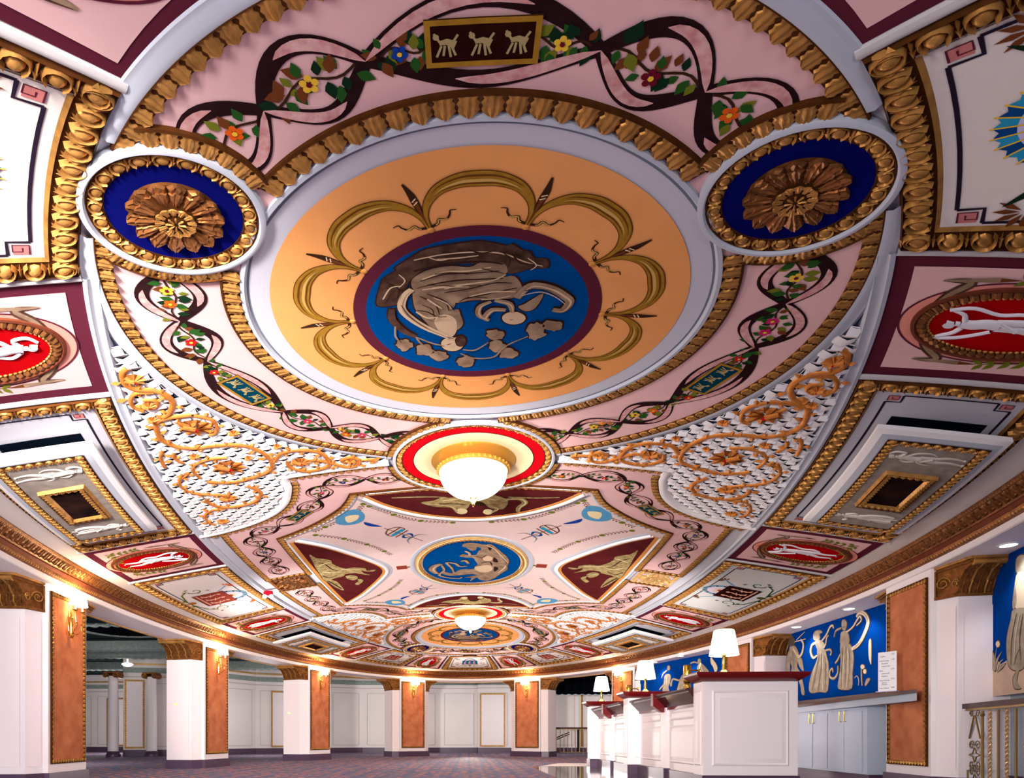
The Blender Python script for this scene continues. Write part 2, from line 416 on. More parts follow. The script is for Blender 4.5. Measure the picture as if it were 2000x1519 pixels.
def leaf_trim(mb, path, w, off, side=1, closed=False, pitch=None):
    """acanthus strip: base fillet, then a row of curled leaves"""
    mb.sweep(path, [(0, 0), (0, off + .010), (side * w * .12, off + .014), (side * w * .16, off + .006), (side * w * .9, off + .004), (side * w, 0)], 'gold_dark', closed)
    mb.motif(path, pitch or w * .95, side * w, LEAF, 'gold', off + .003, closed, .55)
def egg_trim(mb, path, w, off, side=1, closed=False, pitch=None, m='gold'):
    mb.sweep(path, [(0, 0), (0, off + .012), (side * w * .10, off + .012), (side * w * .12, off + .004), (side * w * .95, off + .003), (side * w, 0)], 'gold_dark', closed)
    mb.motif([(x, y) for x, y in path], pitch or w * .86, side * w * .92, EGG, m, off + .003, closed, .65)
TR={'disc':[('d',[(-217,-61),(-196,-128),(-187,-143),(-161,-163),(-163,-170),(-126,-199),(-96,-218),(-28,-230),(6,-233),(41,-223),(56,-219),(65,-224),(84,-207),(99,-203),(110,-184),(135,-180),(139,-153),(106,-151),(71,-136),(58,-141),(8,-168),(-65,-169),(-100,-164),(-135,-130),(-144,-111),(-163,-76),(-172,-51),(-202,-46)]),('m',[(-135,-126),(-116,-147),(-90,-160),(-51,-166),(-16,-160),(8,-174),(32,-175),(54,-167),(61,-144),(54,-127),(76,-129),(94,-97),(91,-73),(76,-56),(45,-53),(13,-53),(-22,-50),(-48,-44),(-85,-64),(-115,-92),(-133,-97)]),('m',[(-133,-97),(-104,-103),(-74,-84),(-46,-42),(-59,-18),(-41,-22),(-36,-3),(-30,34),(-45,60),(-75,78),(-92,69),(-112,28),(-131,-16),(-137,-47)]),('l',[(-29,117),(-32,130),(-40,141),(-51,146),(-64,145),(-75,138),(-82,127),(-84,113),(-81,100),(-73,91),(-62,86),(-50,87),(-39,93),(-32,104)]),('l',[(112,16),(110,27),(104,35),(93,40),(81,40),(70,35),(62,26),(59,15),(61,5),(68,-3),(78,-7),(90,-7),(100,-2),(108,6)]),('m',[(92,-26),(107,-38),(142,-74),(130,-21),(109,-10)]),('l',[(-94,11),(-71,-6),(-47,14),(-45,58),(-57,84),(-78,80),(-93,39)]),('d',[(-24,104),(-25,115),(-29,123),(-34,127),(-40,127),(-46,122),(-49,113),(-50,103),(-49,93),(-45,85),(-40,81),(-34,81),(-28,86),(-25,94)]),('m',[(-153,110),(-153,118),(-161,122),(-166,129),(-173,135),(-182,134),(-185,123),(-190,118),(-191,111),(-195,105),(-190,99),(-189,91),(-183,85),(-176,86),(-168,83),(-161,88),(-160,97),(-153,101)]),('m',[(-106,138),(-106,146),(-111,152),(-115,160),(-123,160),(-130,156),(-138,157),(-146,152),(-145,142),(-145,134),(-144,127),(-144,116),(-137,111),(-128,111),(-119,110),(-112,114),(-109,123),(-108,131)]),('m',[(-67,166),(-69,175),(-75,181),(-81,184),(-88,188),(-95,188),(-101,183),(-106,177),(-111,171),(-116,162),(-111,154),(-105,149),(-99,145),(-93,141),(-86,144),(-80,147),(-73,150),(-73,159)]),('m',[(-3,196),(-5,204),(-6,213),(-13,220),(-21,222),(-30,222),(-36,215),(-44,211),(-45,201),(-49,193),(-45,185),(-42,178),(-34,176),(-29,172),(-21,165),(-16,176),(-7,178),(-3,186)]),('m',[(68,82),(65,90),(63,97),(54,98),(49,100),(43,101),(37,98),(32,93),(29,88),(24,81),(28,75),(25,64),(33,61),(41,60),(48,58),(54,65),(63,66),(67,74)]),('m',[(77,129),(74,137),(73,147),(66,152),(58,154),(50,156),(43,150),(38,142),(33,136),(34,128),(35,121),(34,112),(40,106),(47,101),(56,102),(63,108),(66,117),(73,121)]),('m',[(108,162),(106,171),(100,177),(95,183),(87,183),(80,182),(74,179),(63,180),(61,170),(64,161),(62,153),(68,149),(72,143),(76,136),(85,136),(92,141),(96,148),(104,153)]),('m',[(168,77),(163,85),(158,89),(154,93),(148,96),(142,104),(135,98),(127,94),(127,84),(125,78),(122,70),(123,61),(132,60),(139,60),(145,53),(151,61),(159,62),(159,71)]),('m',[(198,42),(199,51),(196,58),(188,60),(183,66),(176,61),(169,60),(163,57),(155,52),(159,43),(153,35),(157,28),(161,22),(171,24),(177,25),(183,27),(192,27),(198,34)]),('m',[(160,53),(158,60),(154,66),(152,75),(145,78),(137,71),(131,70),(122,69),(117,62),(119,53),(120,47),(122,40),(126,35),(133,36),(139,29),(146,35),(154,38),(154,47)]),('l',21,[(-136,-102),(-155,-79),(-164,-37),(-144,6),(-113,43),(-89,64),(-63,86)]),('m',16,[(39,-53),(72,-39),(80,-8)]),('m',17,[(65,-17),(35,-18),(20,9),(29,21)]),('m',15,[(28,18),(6,-1),(8,-32),(32,-49)]),('m',24,[(86,-60),(111,-101),(153,-93),(185,-69),(201,-48),(190,-17),(168,-19)]),('d',20,[(-186,-39),(-189,1),(-168,47),(-142,74)]),('m',6,[(-142,74),(-105,104),(-79,116)]),('m',6,[(-186,25),(-190,64),(-182,91)]),('m',6,[(-142,74),(-129,107),(-93,148)]),('m',6,[(-31,136),(-1,140),(31,107)]),('m',6,[(-38,152),(-4,176),(46,172),(74,124),(124,83)]),('x',4,[(-117,-128),(-66,-147),(-4,-147),(45,-152)]),('x',5,[(-103,-115),(-42,-126),(9,-127),(54,-129)]),('x',4,[(-68,-88),(-16,-97),(34,-114),(72,-113)]),('x',5,[(-27,-64),(23,-79),(84,-97)]),('x',4,[(-121,-80),(-91,-52),(-82,-11)]),('x',4,[(-105,-87),(-69,-59),(-60,-23)]),('l',5,[(-112,-135),(-66,-154),(-16,-155),(27,-164)]),('l',5,[(-93,-106),(-29,-113),(24,-119)]),('l',5,[(-16,-72),(35,-86),(82,-85)]),('l',5,[(-106,-70),(-76,-33)]),('l',4,[(-124,-196),(-64,-208),(7,-211),(54,-202),(92,-180),(129,-166)]),('x',7,[(-127,-163),(-65,-180),(8,-183),(51,-174)]),('l',4,[(-79,-195),(-40,-196),(2,-201)]),('x',4,[(-185,-135),(-162,-109),(-171,-77)]),('l',4,[(-200,-80),(-180,-115),(-159,-120)]),('x',4,[(66,-205),(85,-177),(116,-173)]),('x',3,[(-126,-109),(-93,-118),(-42,-110),(9,-111)]),('l',4,[(-114,-104),(-68,-108),(-16,-107)]),('x',3,[(-38,-56),(-16,-72),(23,-68)]),('l',3,[(10,-62),(44,-65),(72,-73)]),('x',3,[(-86,-152),(-51,-155),(-16,-147)]),('x',3,[(8,-165),(28,-157),(53,-148)]),('l',4,[(-68,-104),(-16,-117),(31,-126),(58,-144)]),('x',3,[(-82,-68),(-59,-49),(-49,-27)]),('l',3,[(-92,-77),(-64,-54),(-54,-31)]),('x',3,[(-118,-54),(-97,-35),(-94,2)]),('l',3,[(-157,-159),(-147,-138),(-162,-117)]),('x',4,[(-17,-222),(7,-211),(35,-217)]),('l',3,[(97,-194),(116,-173),(106,-158)]),('x',3,[(42,-216),(62,-195),(61,-170)]),('l',3,[(-97,-207),(-74,-195),(-50,-200)]),('x',3,[(99,-93),(137,-97),(177,-69)]),('l',3,[(96,-77),(133,-89),(166,-73),(191,-48)]),('x',3,[(-163,-59),(-146,-12),(-113,33)]),('x',3,[(-68,71),(-54,77),(-45,63)]),('x',3,[(-70,104),(-58,100)]),('x',3,[(-68,131),(-49,137)]),('x',2,[(75,10),(84,8)]),('x',2,[(82,27),(93,28)]),('x',4,[(-130,-38),(-108,-31),(-88,-12),(-66,-10)]),('l',6,[(-133,-34),(-110,-9),(-85,-11)])],'medal':[('m',[(-51,-343),(-35,-393),(12,-396),(60,-369),(101,-370),(132,-308),(162,-234),(193,-158),(212,-65),(208,36),(212,101),(178,200),(152,289),(109,366),(58,352),(34,292),(-4,381),(0,298),(-42,288),(30,241),(-1,211),(-83,234),(-136,235),(-178,171),(-162,139),(-112,181),(-63,104),(13,95),(20,43),(37,5),(22,-70),(8,-130),(-29,-138),(-66,-164),(-49,-202),(-19,-189),(24,-187),(36,-254),(52,-291),(29,-329),(23,-276),(-3,-266),(-29,-321)]),('l',[(17,82),(52,30),(105,17),(125,94),(102,163),(54,163)]),('l',[(117,-118),(115,-95),(108,-76),(98,-65),(85,-65),(74,-75),(66,-94),(63,-117),(65,-140),(72,-159),(82,-169),(94,-169),(105,-159),(113,-141)]),('x',[(84,-318),(106,-308),(98,-265)]),('x',[(123,-142),(141,-108),(151,-48),(123,-59)]),('x',[(134,41),(160,79),(142,147),(133,121)]),('m',21,[(-23,28),(-66,38),(-93,-28),(-141,-47),(-116,58),(-104,168)]),('m',49,[(-170,-26),(-214,17),(-229,93),(-205,180)]),('m',20,[(-171,-1),(-161,105),(-195,211),(-145,277),(-77,308),(-57,272)]),('m',24,[(-16,-22),(-36,-85),(-57,-68)]),('l',16,[(-35,-262),(-13,-223),(-9,-177)]),('x',8,[(102,-329),(146,-223),(200,-39)]),('x',10,[(51,-33),(102,-58),(119,16)]),('l',9,[(76,-359),(120,-297),(157,-190),(207,-40)]),('l',10,[(35,122),(-1,135),(-56,145)]),('x',7,[(18,-165),(59,-141),(81,-187)]),('l',12,[(161,174),(192,63),(196,11)])],'lunL':[('m',[(-824,-448),(-810,-378),(-781,-343),(-747,-298),(-752,-242),(-735,-173),(-704,-115),(-653,-111),(-600,-66),(-601,-23),(-548,-23),(-571,12),(-604,-3),(-626,-35),(-626,20),(-596,79),(-643,35),(-658,16),(-670,-1),(-726,-7),(-745,28),(-796,45),(-822,65),(-801,138),(-804,342),(-838,241),(-850,121),(-865,39),(-857,-92),(-850,-215),(-840,-299),(-835,-363)]),('m',[(-734,34),(-694,32),(-671,90),(-700,147),(-732,105)]),('m',[(-680,121),(-651,172),(-698,260),(-714,225),(-684,179)]),('x',9,[(-819,-297),(-791,-242),(-773,-130),(-742,-71)]),('l',10,[(-831,-225),(-784,-259),(-755,-263)]),('l',10,[(-833,-121),(-786,-73),(-730,-86)]),('x',9,[(-851,-44),(-821,19),(-768,-19)]),('l',10,[(-732,-119),(-681,-83),(-626,-67)]),('x',10,[(-848,73),(-826,185),(-809,299)]),('l',8,[(-730,60),(-685,83)])],'lunN':[('m',[(-217,-970),(-163,-984),(-125,-1022),(-97,-1009),(-57,-1027),(-25,-1056),(54,-1043),(115,-1011),(150,-959),(138,-880),(118,-868),(80,-879),(49,-925),(-1,-948),(-26,-871),(-59,-873),(-109,-900),(-167,-918)]),('l',[(-21,-847),(-24,-831),(-31,-819),(-42,-813),(-53,-814),(-63,-822),(-70,-835),(-73,-850),(-70,-865),(-62,-877),(-52,-883),(-41,-882),(-31,-875),(-24,-862)]),('l',[(90,-838),(88,-824),(82,-812),(74,-805),(64,-805),(56,-812),(49,-824),(47,-838),(49,-853),(54,-864),(63,-870),(72,-870),(81,-864),(87,-853)]),('x',[(-5,-949),(36,-958),(58,-913),(16,-914)]),('m',30,[(132,-980),(192,-993),(220,-952),(200,-894),(200,-842)]),('m',20,[(-210,-964),(-129,-931),(-84,-898),(-68,-838)]),('m',23,[(79,-902),(109,-879),(86,-832)]),('m',13,[(-331,-1045),(-224,-1036),(-129,-1023)]),('m',12,[(147,-1012),(254,-1008),(355,-1025)]),('l',9,[(-127,-980),(-58,-995),(15,-1012),(96,-979)]),('x',9,[(-141,-949),(-67,-941),(-25,-928)])],'W1':[('m',[(1427,418),(1419,513),(1384,563),(1362,578),(1377,489),(1380,413)]),('m',[(1377,580),(1321,577),(1293,554),(1270,515),(1283,492),(1290,443),(1253,399),(1362,410),(1355,450),(1377,489),(1384,552)]),('d',[(1391,637),(1362,645),(1335,628),(1321,604),(1338,580),(1384,590),(1399,617)]),('m',[(1304,394),(1253,393),(1220,330),(1204,267),(1237,269),(1254,326)]),('m',[(1290,493),(1240,490),(1224,449),(1215,411),(1241,421),(1273,455)]),('m',[(1106,616),(1082,630),(1034,625),(1013,610),(1040,605),(1034,584),(1064,570),(1100,581),(1109,599)]),('m',[(1091,569),(1040,571),(990,540),(1002,512),(1052,508),(1076,536)]),('m',[(1064,518),(993,511),(967,462),(950,404),(959,270),(1040,269),(1125,268),(1153,289),(1147,340),(1112,405),(1064,464)]),('m',[(823,641),(802,643),(781,627),(781,602),(794,584),(815,591),(825,613)]),('m',[(828,579),(781,579),(758,542),(763,509),(836,517),(836,555)]),('m',[(836,517),(763,509),(733,480),(718,423),(728,348),(736,265),(838,268),(862,288),(846,345),(834,422)]),('l',[(627,367),(629,362),(634,359),(640,357),(648,358),(654,361),(659,366),(660,371),(659,376),(654,380),(648,381),(640,380),(634,377),(629,373)]),('l',[(611,342),(613,337),(616,333),(622,331),(628,332),(634,335),(638,340),(639,345),(638,350),(634,354),(628,355),(622,355),(616,352),(613,347)]),('m',[(625,271),(611,302),(582,301),(607,274)]),('l',[(593,492),(573,495),(573,378),(586,392),(594,428)]),('l',19,[(1335,563),(1273,505),(1230,524),(1217,574),(1247,607)]),('l',6,[(1317,602),(1188,600)]),('l',5,[(1300,608),(1198,646)]),('l',14,[(1016,562),(970,590),(936,626),(909,631),(900,613)]),('l',10,[(996,518),(976,538),(967,570),(947,583)]),('l',19,[(1076,560),(1119,553),(1134,514),(1106,476),(1064,484)]),('m',14,[(979,501),(936,500),(920,484),(933,467)]),('l',12,[(781,572),(726,589),(687,621),(663,635),(653,612),(692,592)]),('m',14,[(833,463),(860,432),(884,417)]),('l',26,[(733,474),(677,490),(630,533),(597,590),(620,635),(668,655),(692,637)]),('m',12,[(823,603),(876,596),(893,564)]),('m',15,[(857,400),(860,359),(892,333),(931,344),(933,376),(911,390),(903,367)]),('m',8,[(675,274),(672,303),(687,326),(709,317)]),('m',11,[(644,272),(649,316),(651,364)]),('x',5,[(1040,494),(1064,417),(1112,286)]),('x',5,[(1016,491),(1022,396),(1052,275)]),('l',5,[(1052,469),(1088,403),(1131,295)]),('l',5,[(1005,476),(999,393),(1005,278)]),('x',5,[(987,474),(976,391),(982,276)]),('x',4,[(807,500),(817,420),(828,274)]),('x',4,[(781,496),(781,416),(791,271)]),('l',5,[(794,498),(802,418),(810,272)]),('x',4,[(756,480),(746,411),(761,268)]),('l',5,[(766,482),(761,413),(776,270)]),('x',4,[(1341,550),(1328,501),(1328,429)]),('x',4,[(807,606),(794,601)]),('l',6,[(687,480),(625,539)]),('x',3,[(716,472),(649,501)])],'W0':[('m',[(197,624),(211,634),(240,630),(268,605),(265,568),(233,565),(204,576),(194,594)]),('l',[(197,570),(237,575),(278,553),(302,491),(290,434),(201,452),(184,486)]),('m',[(184,455),(290,434),(320,384),(349,328),(349,262),(320,236),(265,253),(220,235),(164,248),(141,287),(140,360),(164,419)]),('m',[(191,540),(201,483),(187,456),(175,465),(181,511)]),('m',[(201,241),(214,236),(201,198),(227,173),(187,176),(177,208),(191,226)]),('l',[(96,344),(94,339),(91,336),(85,334),(80,335),(74,338),(71,343),(69,348),(71,353),(74,356),(80,357),(85,357),(91,354),(94,349)]),('m',[(34,334),(60,306),(71,251),(53,269)]),('m',[(22,304),(53,282),(64,247),(38,267)]),('m',[(111,315),(90,294),(64,251),(71,288)]),('m',[(122,286),(97,272),(79,246),(93,277)]),('m',[(133,268),(111,254),(82,243),(104,263)]),('x',5,[(201,436),(174,354),(167,260)]),('l',5,[(220,432),(194,351),(187,258)]),('x',5,[(240,429),(220,347),(227,269)]),('l',5,[(265,424),(265,340),(265,272)]),('x',5,[(284,420),(302,335),(302,260)]),('m',3,[(64,255),(71,308),(81,338)]),('x',4,[(227,315),(201,288),(187,258)])],'W2':[('m',[(947,601),(949,593),(955,586),(963,583),(972,584),(980,589),(986,597),(988,606),(986,614),(980,621),(972,624),(963,623),(955,618),(949,610)]),('m',[(1020,545),(952,546),(940,499),(971,443),(960,394),(1052,401),(1036,488)]),('m',[(546,612),(548,603),(553,597),(561,594),(570,595),(577,599),(583,607),(585,616),(583,625),(577,631),(570,634),(561,633),(553,628),(548,621)]),('m',[(579,588),(531,588),(478,546),(445,507),(478,466),(572,484),(593,522)]),('m',[(809,497),(764,525),(757,464),(787,382),(854,387)]),('l',[(429,633),(400,603),(361,559),(355,524),(380,505),(403,551),(429,585)]),('m',16,[(948,480),(932,445),(908,501),(817,483),(772,521)]),('m',14,[(987,586),(1044,562),(1069,525)]),('m',17,[(1032,468),(1102,424)]),('m',12,[(677,609),(628,614),(572,597)]),('x',4,[(531,570),(491,503)]),('x',4,[(552,572),(525,497)]),('l',6,[(995,533),(999,446)])]}
VN={'v':[[(-822,-2142),(-844,-2126),(-863,-2081),(-853,-2049),(-816,-2026),(-801,-1984),(-810,-1943),(-838,-1907),(-861,-1893)],[(-821,-2022),(-862,-2032),(-890,-2007),(-901,-1974),(-890,-1946)],[(-864,-1996),(-840,-1986),(-841,-1963),(-862,-1949),(-871,-1961)],[(-787,-1878),(-842,-1885),(-884,-1878),(-905,-1844),(-924,-1781),(-913,-1728),(-872,-1690),(-800,-1678)],[(-785,-1874),(-753,-1840),(-751,-1797),(-767,-1759),(-791,-1750)],[(-842,-1860),(-828,-1824),(-813,-1795)],[(-800,-1678),(-726,-1648),(-691,-1584),(-681,-1517),(-696,-1455),(-735,-1424),(-800,-1403),(-865,-1401),(-931,-1440)],[(-802,-1587),(-855,-1599),(-908,-1581),(-936,-1538),(-938,-1480)],[(-672,-1503),(-633,-1553),(-573,-1559),(-518,-1527),(-499,-1468),(-507,-1415),(-550,-1393),(-602,-1398),(-637,-1445),(-627,-1498)],[(-587,-1473),(-541,-1470),(-497,-1435),(-454,-1389),(-415,-1390),(-398,-1431),(-422,-1459),(-453,-1445),(-448,-1421)],[(-389,-1429),(-361,-1428),(-339,-1418),(-361,-1400)],[(-1000,-1500),(-959,-1527),(-963,-1540)],[(-974,-1535),(-1018,-1461),(-1012,-1380),(-966,-1335),(-918,-1303),(-893,-1262)],[(-824,-1351),(-801,-1301),(-804,-1248),(-847,-1197),(-911,-1185),(-969,-1201),(-998,-1261),(-986,-1311)],[(-965,-1183),(-1014,-1195),(-1057,-1158),(-1076,-1088),(-1065,-1047)],[(-929,-1686),(-945,-1653),(-940,-1608)],[(-949,-1716),(-980,-1671),(-1000,-1605)],[(-406,-1673),(-416,-1666)]],'f':[((-833,-2095),30),((-808,-1811),55),((-822,-1519),62),((-591,-1475),40),((-921,-1277),38),((-863,-1969),22),((-426,-1438),20),((-886,-1640),20),((-1021,-1072),28),((-628,-1613),16),((-721,-1741),20),((-738,-1566),14),((-889,-1897),18)]}
# ------------------------------------------------------------------ painted ornament helpers
def mir(sx=1, st=1, base=D):
    return lambda x, t, o=0.: base(sx * x, -st * t, o)
def rope(mb, fn, nodes, amp, off, w=.014):
    """two interlaced painted ribbons crossing at the nodes; fn(s) -> x, t, nx, nt"""
    for k, (a, b) in enumerate(zip(nodes, nodes[1:])):
        for side in (1, -1):
            pts = []
            for i in range(17):
                s = a + (b - a) * i / 16; x, t, nx, nt = fn(s); y = side * amp * sin(pi * i / 16); pts.append((x + nx * y, t + nt * y))
            up = side * (1 if k % 2 else -1) > 0
            d = .0005 * (1 if up else 0)
            wd = lambda u: w * (.95 if up else 1.1) * (.75 + .5 * sin(pi * u))
            mb.band(pts, lambda u: w * 1.5 * (.75 + .4 * sin(pi * u)), off + d, 'ribbon_dark')
            h = pts[6:] if up else pts[:12]
            mb.band(h, lambda u: w * (.06 + 1.02 * sin(pi * u) ** .55), off + .0022 + d, 'ribbon_pink')
def petal(c, r, a, w=.5): return [(c[0] + r * (.15 * cos(a) - w * 0 * sin(a)), c[1] + r * .15 * sin(a)), (c[0] + r * (.6 * cos(a) - w * .6 * sin(a)), c[1] + r * (.6 * sin(a) + w * .6 * cos(a))), (c[0] + r * cos(a), c[1] + r * sin(a)), (c[0] + r * (.6 * cos(a) + w * .6 * sin(a)), c[1] + r * (.6 * sin(a) - w * .6 * cos(a)))]
def leaf8(c, r, a, w=.5):
    P = lambda u, v: (c[0] + r * (u * cos(a) - v * sin(a)), c[1] + r * (u * sin(a) + v * cos(a)))
    return [P(0, 0), P(.22, w * .36), P(.48, w * .55), (P(.76, w * .34)), P(1.08, 0), P(.76, -w * .34), P(.48, -w * .55), P(.22, -w * .36)]
L8 = [list(range(8))]
FL = ['flower_red', 'flower_orange', 'flower_blue', 'flower_yellow', 'flower_plum', 'flower_magenta', 'flower_red']
def flower(mb, c, r, off, m, n=5):
    a0 = random.random() * 6
    for i in range(n):
        a = a0 + 2 * pi * i / n; mb.add([mb.map(c[0] + r * (.62 + .40 * cos(q)) * cos(a) - r * .40 * sin(q) * sin(a), c[1] + r * (.62 + .40 * cos(q)) * sin(a) + r * .40 * sin(q) * cos(a), off + .0003 * i) for q in [k * pi / 4 for k in range(8)]], [list(range(8))], m)
    mb.disc(c, r * .3, off + .003, 'flower_yellow' if m != 'flower_yellow' else 'flower_plum', 8, k=1)
def sprig(mb, fn, a, b, off, sc=1., nf=1, dens=7, amp=.010):
    ph = random.random() * 6; pts = []
    for i in range(13):
        s = a + (b - a) * (.06 + .88 * i / 12); x, t, nx, nt = fn(s); y = amp * .7 * sc * sin(ph + i * .75); pts.append((x + nx * y, t + nt * y))
    mb.band(pts, .0035 * sc, off, 'stem'); nn = normals(pts)
    for k in range(dens * 2):
        i = 1 + (k * 11 // (dens * 2)); sd = 1 if k % 2 else -1; p = pts[i]; n = nn[i]
        ta = atan2(n[1], n[0]) * 1.; a_ = atan2(n[1] * sd, n[0] * sd) + random.uniform(-.7, .7)
        l = sc * random.uniform(.015, .024); g = random.uniform(.0, 1.) * sc * .010; c = (p[0] + cos(a_) * g, p[1] + sin(a_) * g)
        mb.add([mb.map(q[0], q[1], off + .001 + .0002 * (k % 5)) for q in leaf8(c, l, a_ + random.uniform(-.5, .5), .62)], L8, random.choice(['leaf_green', 'leaf_dark', 'leaf_olive', 'leaf_green', 'leaf_brown']))
    for k in range(nf):
        i = 6 if nf == 1 else (4, 8)[k]; p = pts[i]; n = nn[i]; flower(mb, (p[0] + n[0] * .006 * sc, p[1] + n[1] * .006 * sc), .0115 * sc, off + .003, random.choice(FL))
def polarfn(c, R):
    return lambda a: (c[0] + R * cos(radians(a)), c[1] + R * sin(radians(a)), cos(radians(a)), sin(radians(a)))
def pathfn(nodes):
    sm = smooth(nodes, 16); nn = normals(sm)
    def f(s):
        i = max(0, min(len(sm) - 1, int(round(s * 16)))); return (*sm[i], *nn[i])
    return f
def tablet(parent, mp, fn, s, hl, hw, off, field, label, seed=0):
    """framed tablet: s centre, hl half length along the band, hw half width"""
    x, t, nx, nt = fn(s); tx, tt = nt, -nx
    P = lambda u, v: (x + tx * u + nx * v, t + tt * u + nt * v)
    mb = MB(mp); mb.fill([P(-hl, -hw), P(hl, -hw), P(hl, hw), P(-hl, hw)], off + .004, field)
    q = .0075
    for (a, b, c, d) in ((-hl, -hw, hl, -hw + q), (-hl, hw - q, hl, hw), (-hl, -hw, -hl + q, hw), (hl - q, -hw, hl, hw)):
        mb.fill([P(a, b), P(c, b), P(c, d), P(a, d)], off + .0065, 'ochre')
        mb.fill([P(a, b), P(c, b), P(c, d), P(a, d)], off + .002, 'ochre_dark')
    rr = random.Random(seed)
    k = 3 if hl > .06 else 2
    for i in range(k):
        u0 = -hl * .62 + 1.24 * hl * i / max(1, k - 1); w = hw * .10
        body = [P(u0 - hw * .35, -hw * .05), P(u0, 0 + hw * .1), P(u0 + hw * .3, hw * .05)]
        mb.band(body, lambda q: hw * .30 * (1.1 - .5 * q), off + .006, 'tablet_figure')
        for du, dv in ((-.35, -.55), (-.15, -.62), (.15, -.55), (.42, -.6), (.5, .5), (-.45, .42)):
            mb.band([P(u0 + du * .5 * hw, dv * .1 * hw), P(u0 + du * hw, dv * hw * .9)], w, off + .0062, 'tablet_figure')
        mb.disc(P(u0 + hw * .42, hw * .30), hw * .13, off + .0064, 'tablet_figure', 8, k=1)
    mb.build('tablet', parent, label)
def figures(mb, key, tones, off, sx=1, st=1, cx=0, ct=0):
    for n, e in enumerate(TR[key]):
        pts = [(cx + sx * p[0] / 1000, ct + st * p[1] / 1000) for p in e[-1]]; o = off + .00035 * n
        if len(e) == 2:
            sm = smooth(pts, 3, True)
            ctr = (sum(p[0] for p in pts) / len(pts), sum(p[1] for p in pts) / len(pts))
            big = [(p[0] + .004 * (p[0] - ctr[0]) / (hypot(p[0] - ctr[0], p[1] - ctr[1]) + 1e-6), p[1] + .004 * (p[1] - ctr[1]) / (hypot(p[0] - ctr[0], p[1] - ctr[1]) + 1e-6)) for p in sm]
            if e[0] != 'x': mb.fill(big, off - .0008, tones['x'])
            mb.fill(sm, o, tones[e[0]])
        else:
            w = e[1] / 1000; sm = smooth(pts, 5)
            if e[0] in 'mld' and w > .008:
                mb.band(sm, lambda u: (w * .95 + .005) * (.55 + .45 * sin(pi * min(1, u * .8 + .15))), off - .0006, tones['x'])
            mb.band(sm, lambda u: w * .9 * (.5 + .5 * sin(pi * min(1, u * .8 + .15))), o, tones[e[0]])
            if e[0] in 'ml' and w > .012: mb.band([(p[0] + w * .12, p[1] + w * .12) for p in sm], lambda u: w * .22 * sin(pi * u), o + .0004, tones['l' if e[0] == 'm' else 'm'])
STONE = dict(d='stone_d', m='stone_m', l='stone_l', x='stone_x')
GILT = dict(d='gilt_x', m='gilt_m', l='gilt_l', x='gilt_x')
MURAL = dict(d='mural_x', m='mural_m', l='mural_l', x='mural_x')

# ------------------------------------------------------------------ dome shell
CD, CO, CR, CL = (0, -2.1791), (0, -2.1414), (.5118, -2.549), (0, -1.3616)
mb = MB()
NF = 300; rad = [0] + [.985 * k / 36 for k in range(1, 37)]
vs = [D(0, 0, -.006)]
for r in rad[1:]:
    for i in range(NF): a = 2 * pi * i / NF; vs.append(D(1.88 * r * cos(a), 3.66 * r * sin(a), -.006))
mb.add(vs, [], 'ceiling_grey')
kg, kc = mb.mi('ceiling_grey'), mb.mi('ceiling_cream')
for i in range(NF): mb.f.append([0, 1 + i, 1 + (i + 1) % NF]); mb.m.append(kg)
for j in range(35):
    for i in range(NF):
        a = 2 * pi * i / NF; r = rad[j + 1]; mb.f.append([1 + j * NF + i, 1 + j * NF + (i + 1) % NF, 1 + (j + 1) * NF + (i + 1) % NF, 1 + (j + 1) * NF + i])
        mb.m.append(kg if (1.88 * r * cos(a) / 1.2) ** 2 + (3.66 * r * sin(a) / 3.0) ** 2 < 1 else kc)
def ell(a, b, n=240, a0=0., a1=2 * pi): return circ((0, 0), a, n, a0, a1, ry=b)
ROUNDELS = [(sx * .5118, st * 2.549) for sx in (-1, 1) for st in (-1, 1)]; RINGS = [(0, -1.3616), (0, 1.3616)]
for seg in cuts([inner(2 * pi * i / 600) for i in range(600)], lambda p: any(nigh(p, c, .150) for c in ROUNDELS) or nigh((p[0], -abs(p[1])), CO, .800)):
    mb.sweep(seg, [(0, .0), (0, .018), (.008, .024), (.014, .014), (.022, .016), (.028, .024), (.033, 0)], 'rib_grey')
for st in (-1, 1):
    M = mir(1, st); mb.map = M
    for seg in cuts(circ(CO, .772, 400), lambda p: nigh(p, CR, .150) or nigh(p, (-CR[0], CR[1]), .150) or nigh(p, CL, .287) or rho(p) > .999):
        mb.sweep(seg, [(0, 0), (0, .020), (-.010, .025), (-.020, .012), (-.028, .012), (-.034, 0)], 'rib_grey')
mb.map = D
mb.build('ceiling', kind='structure')

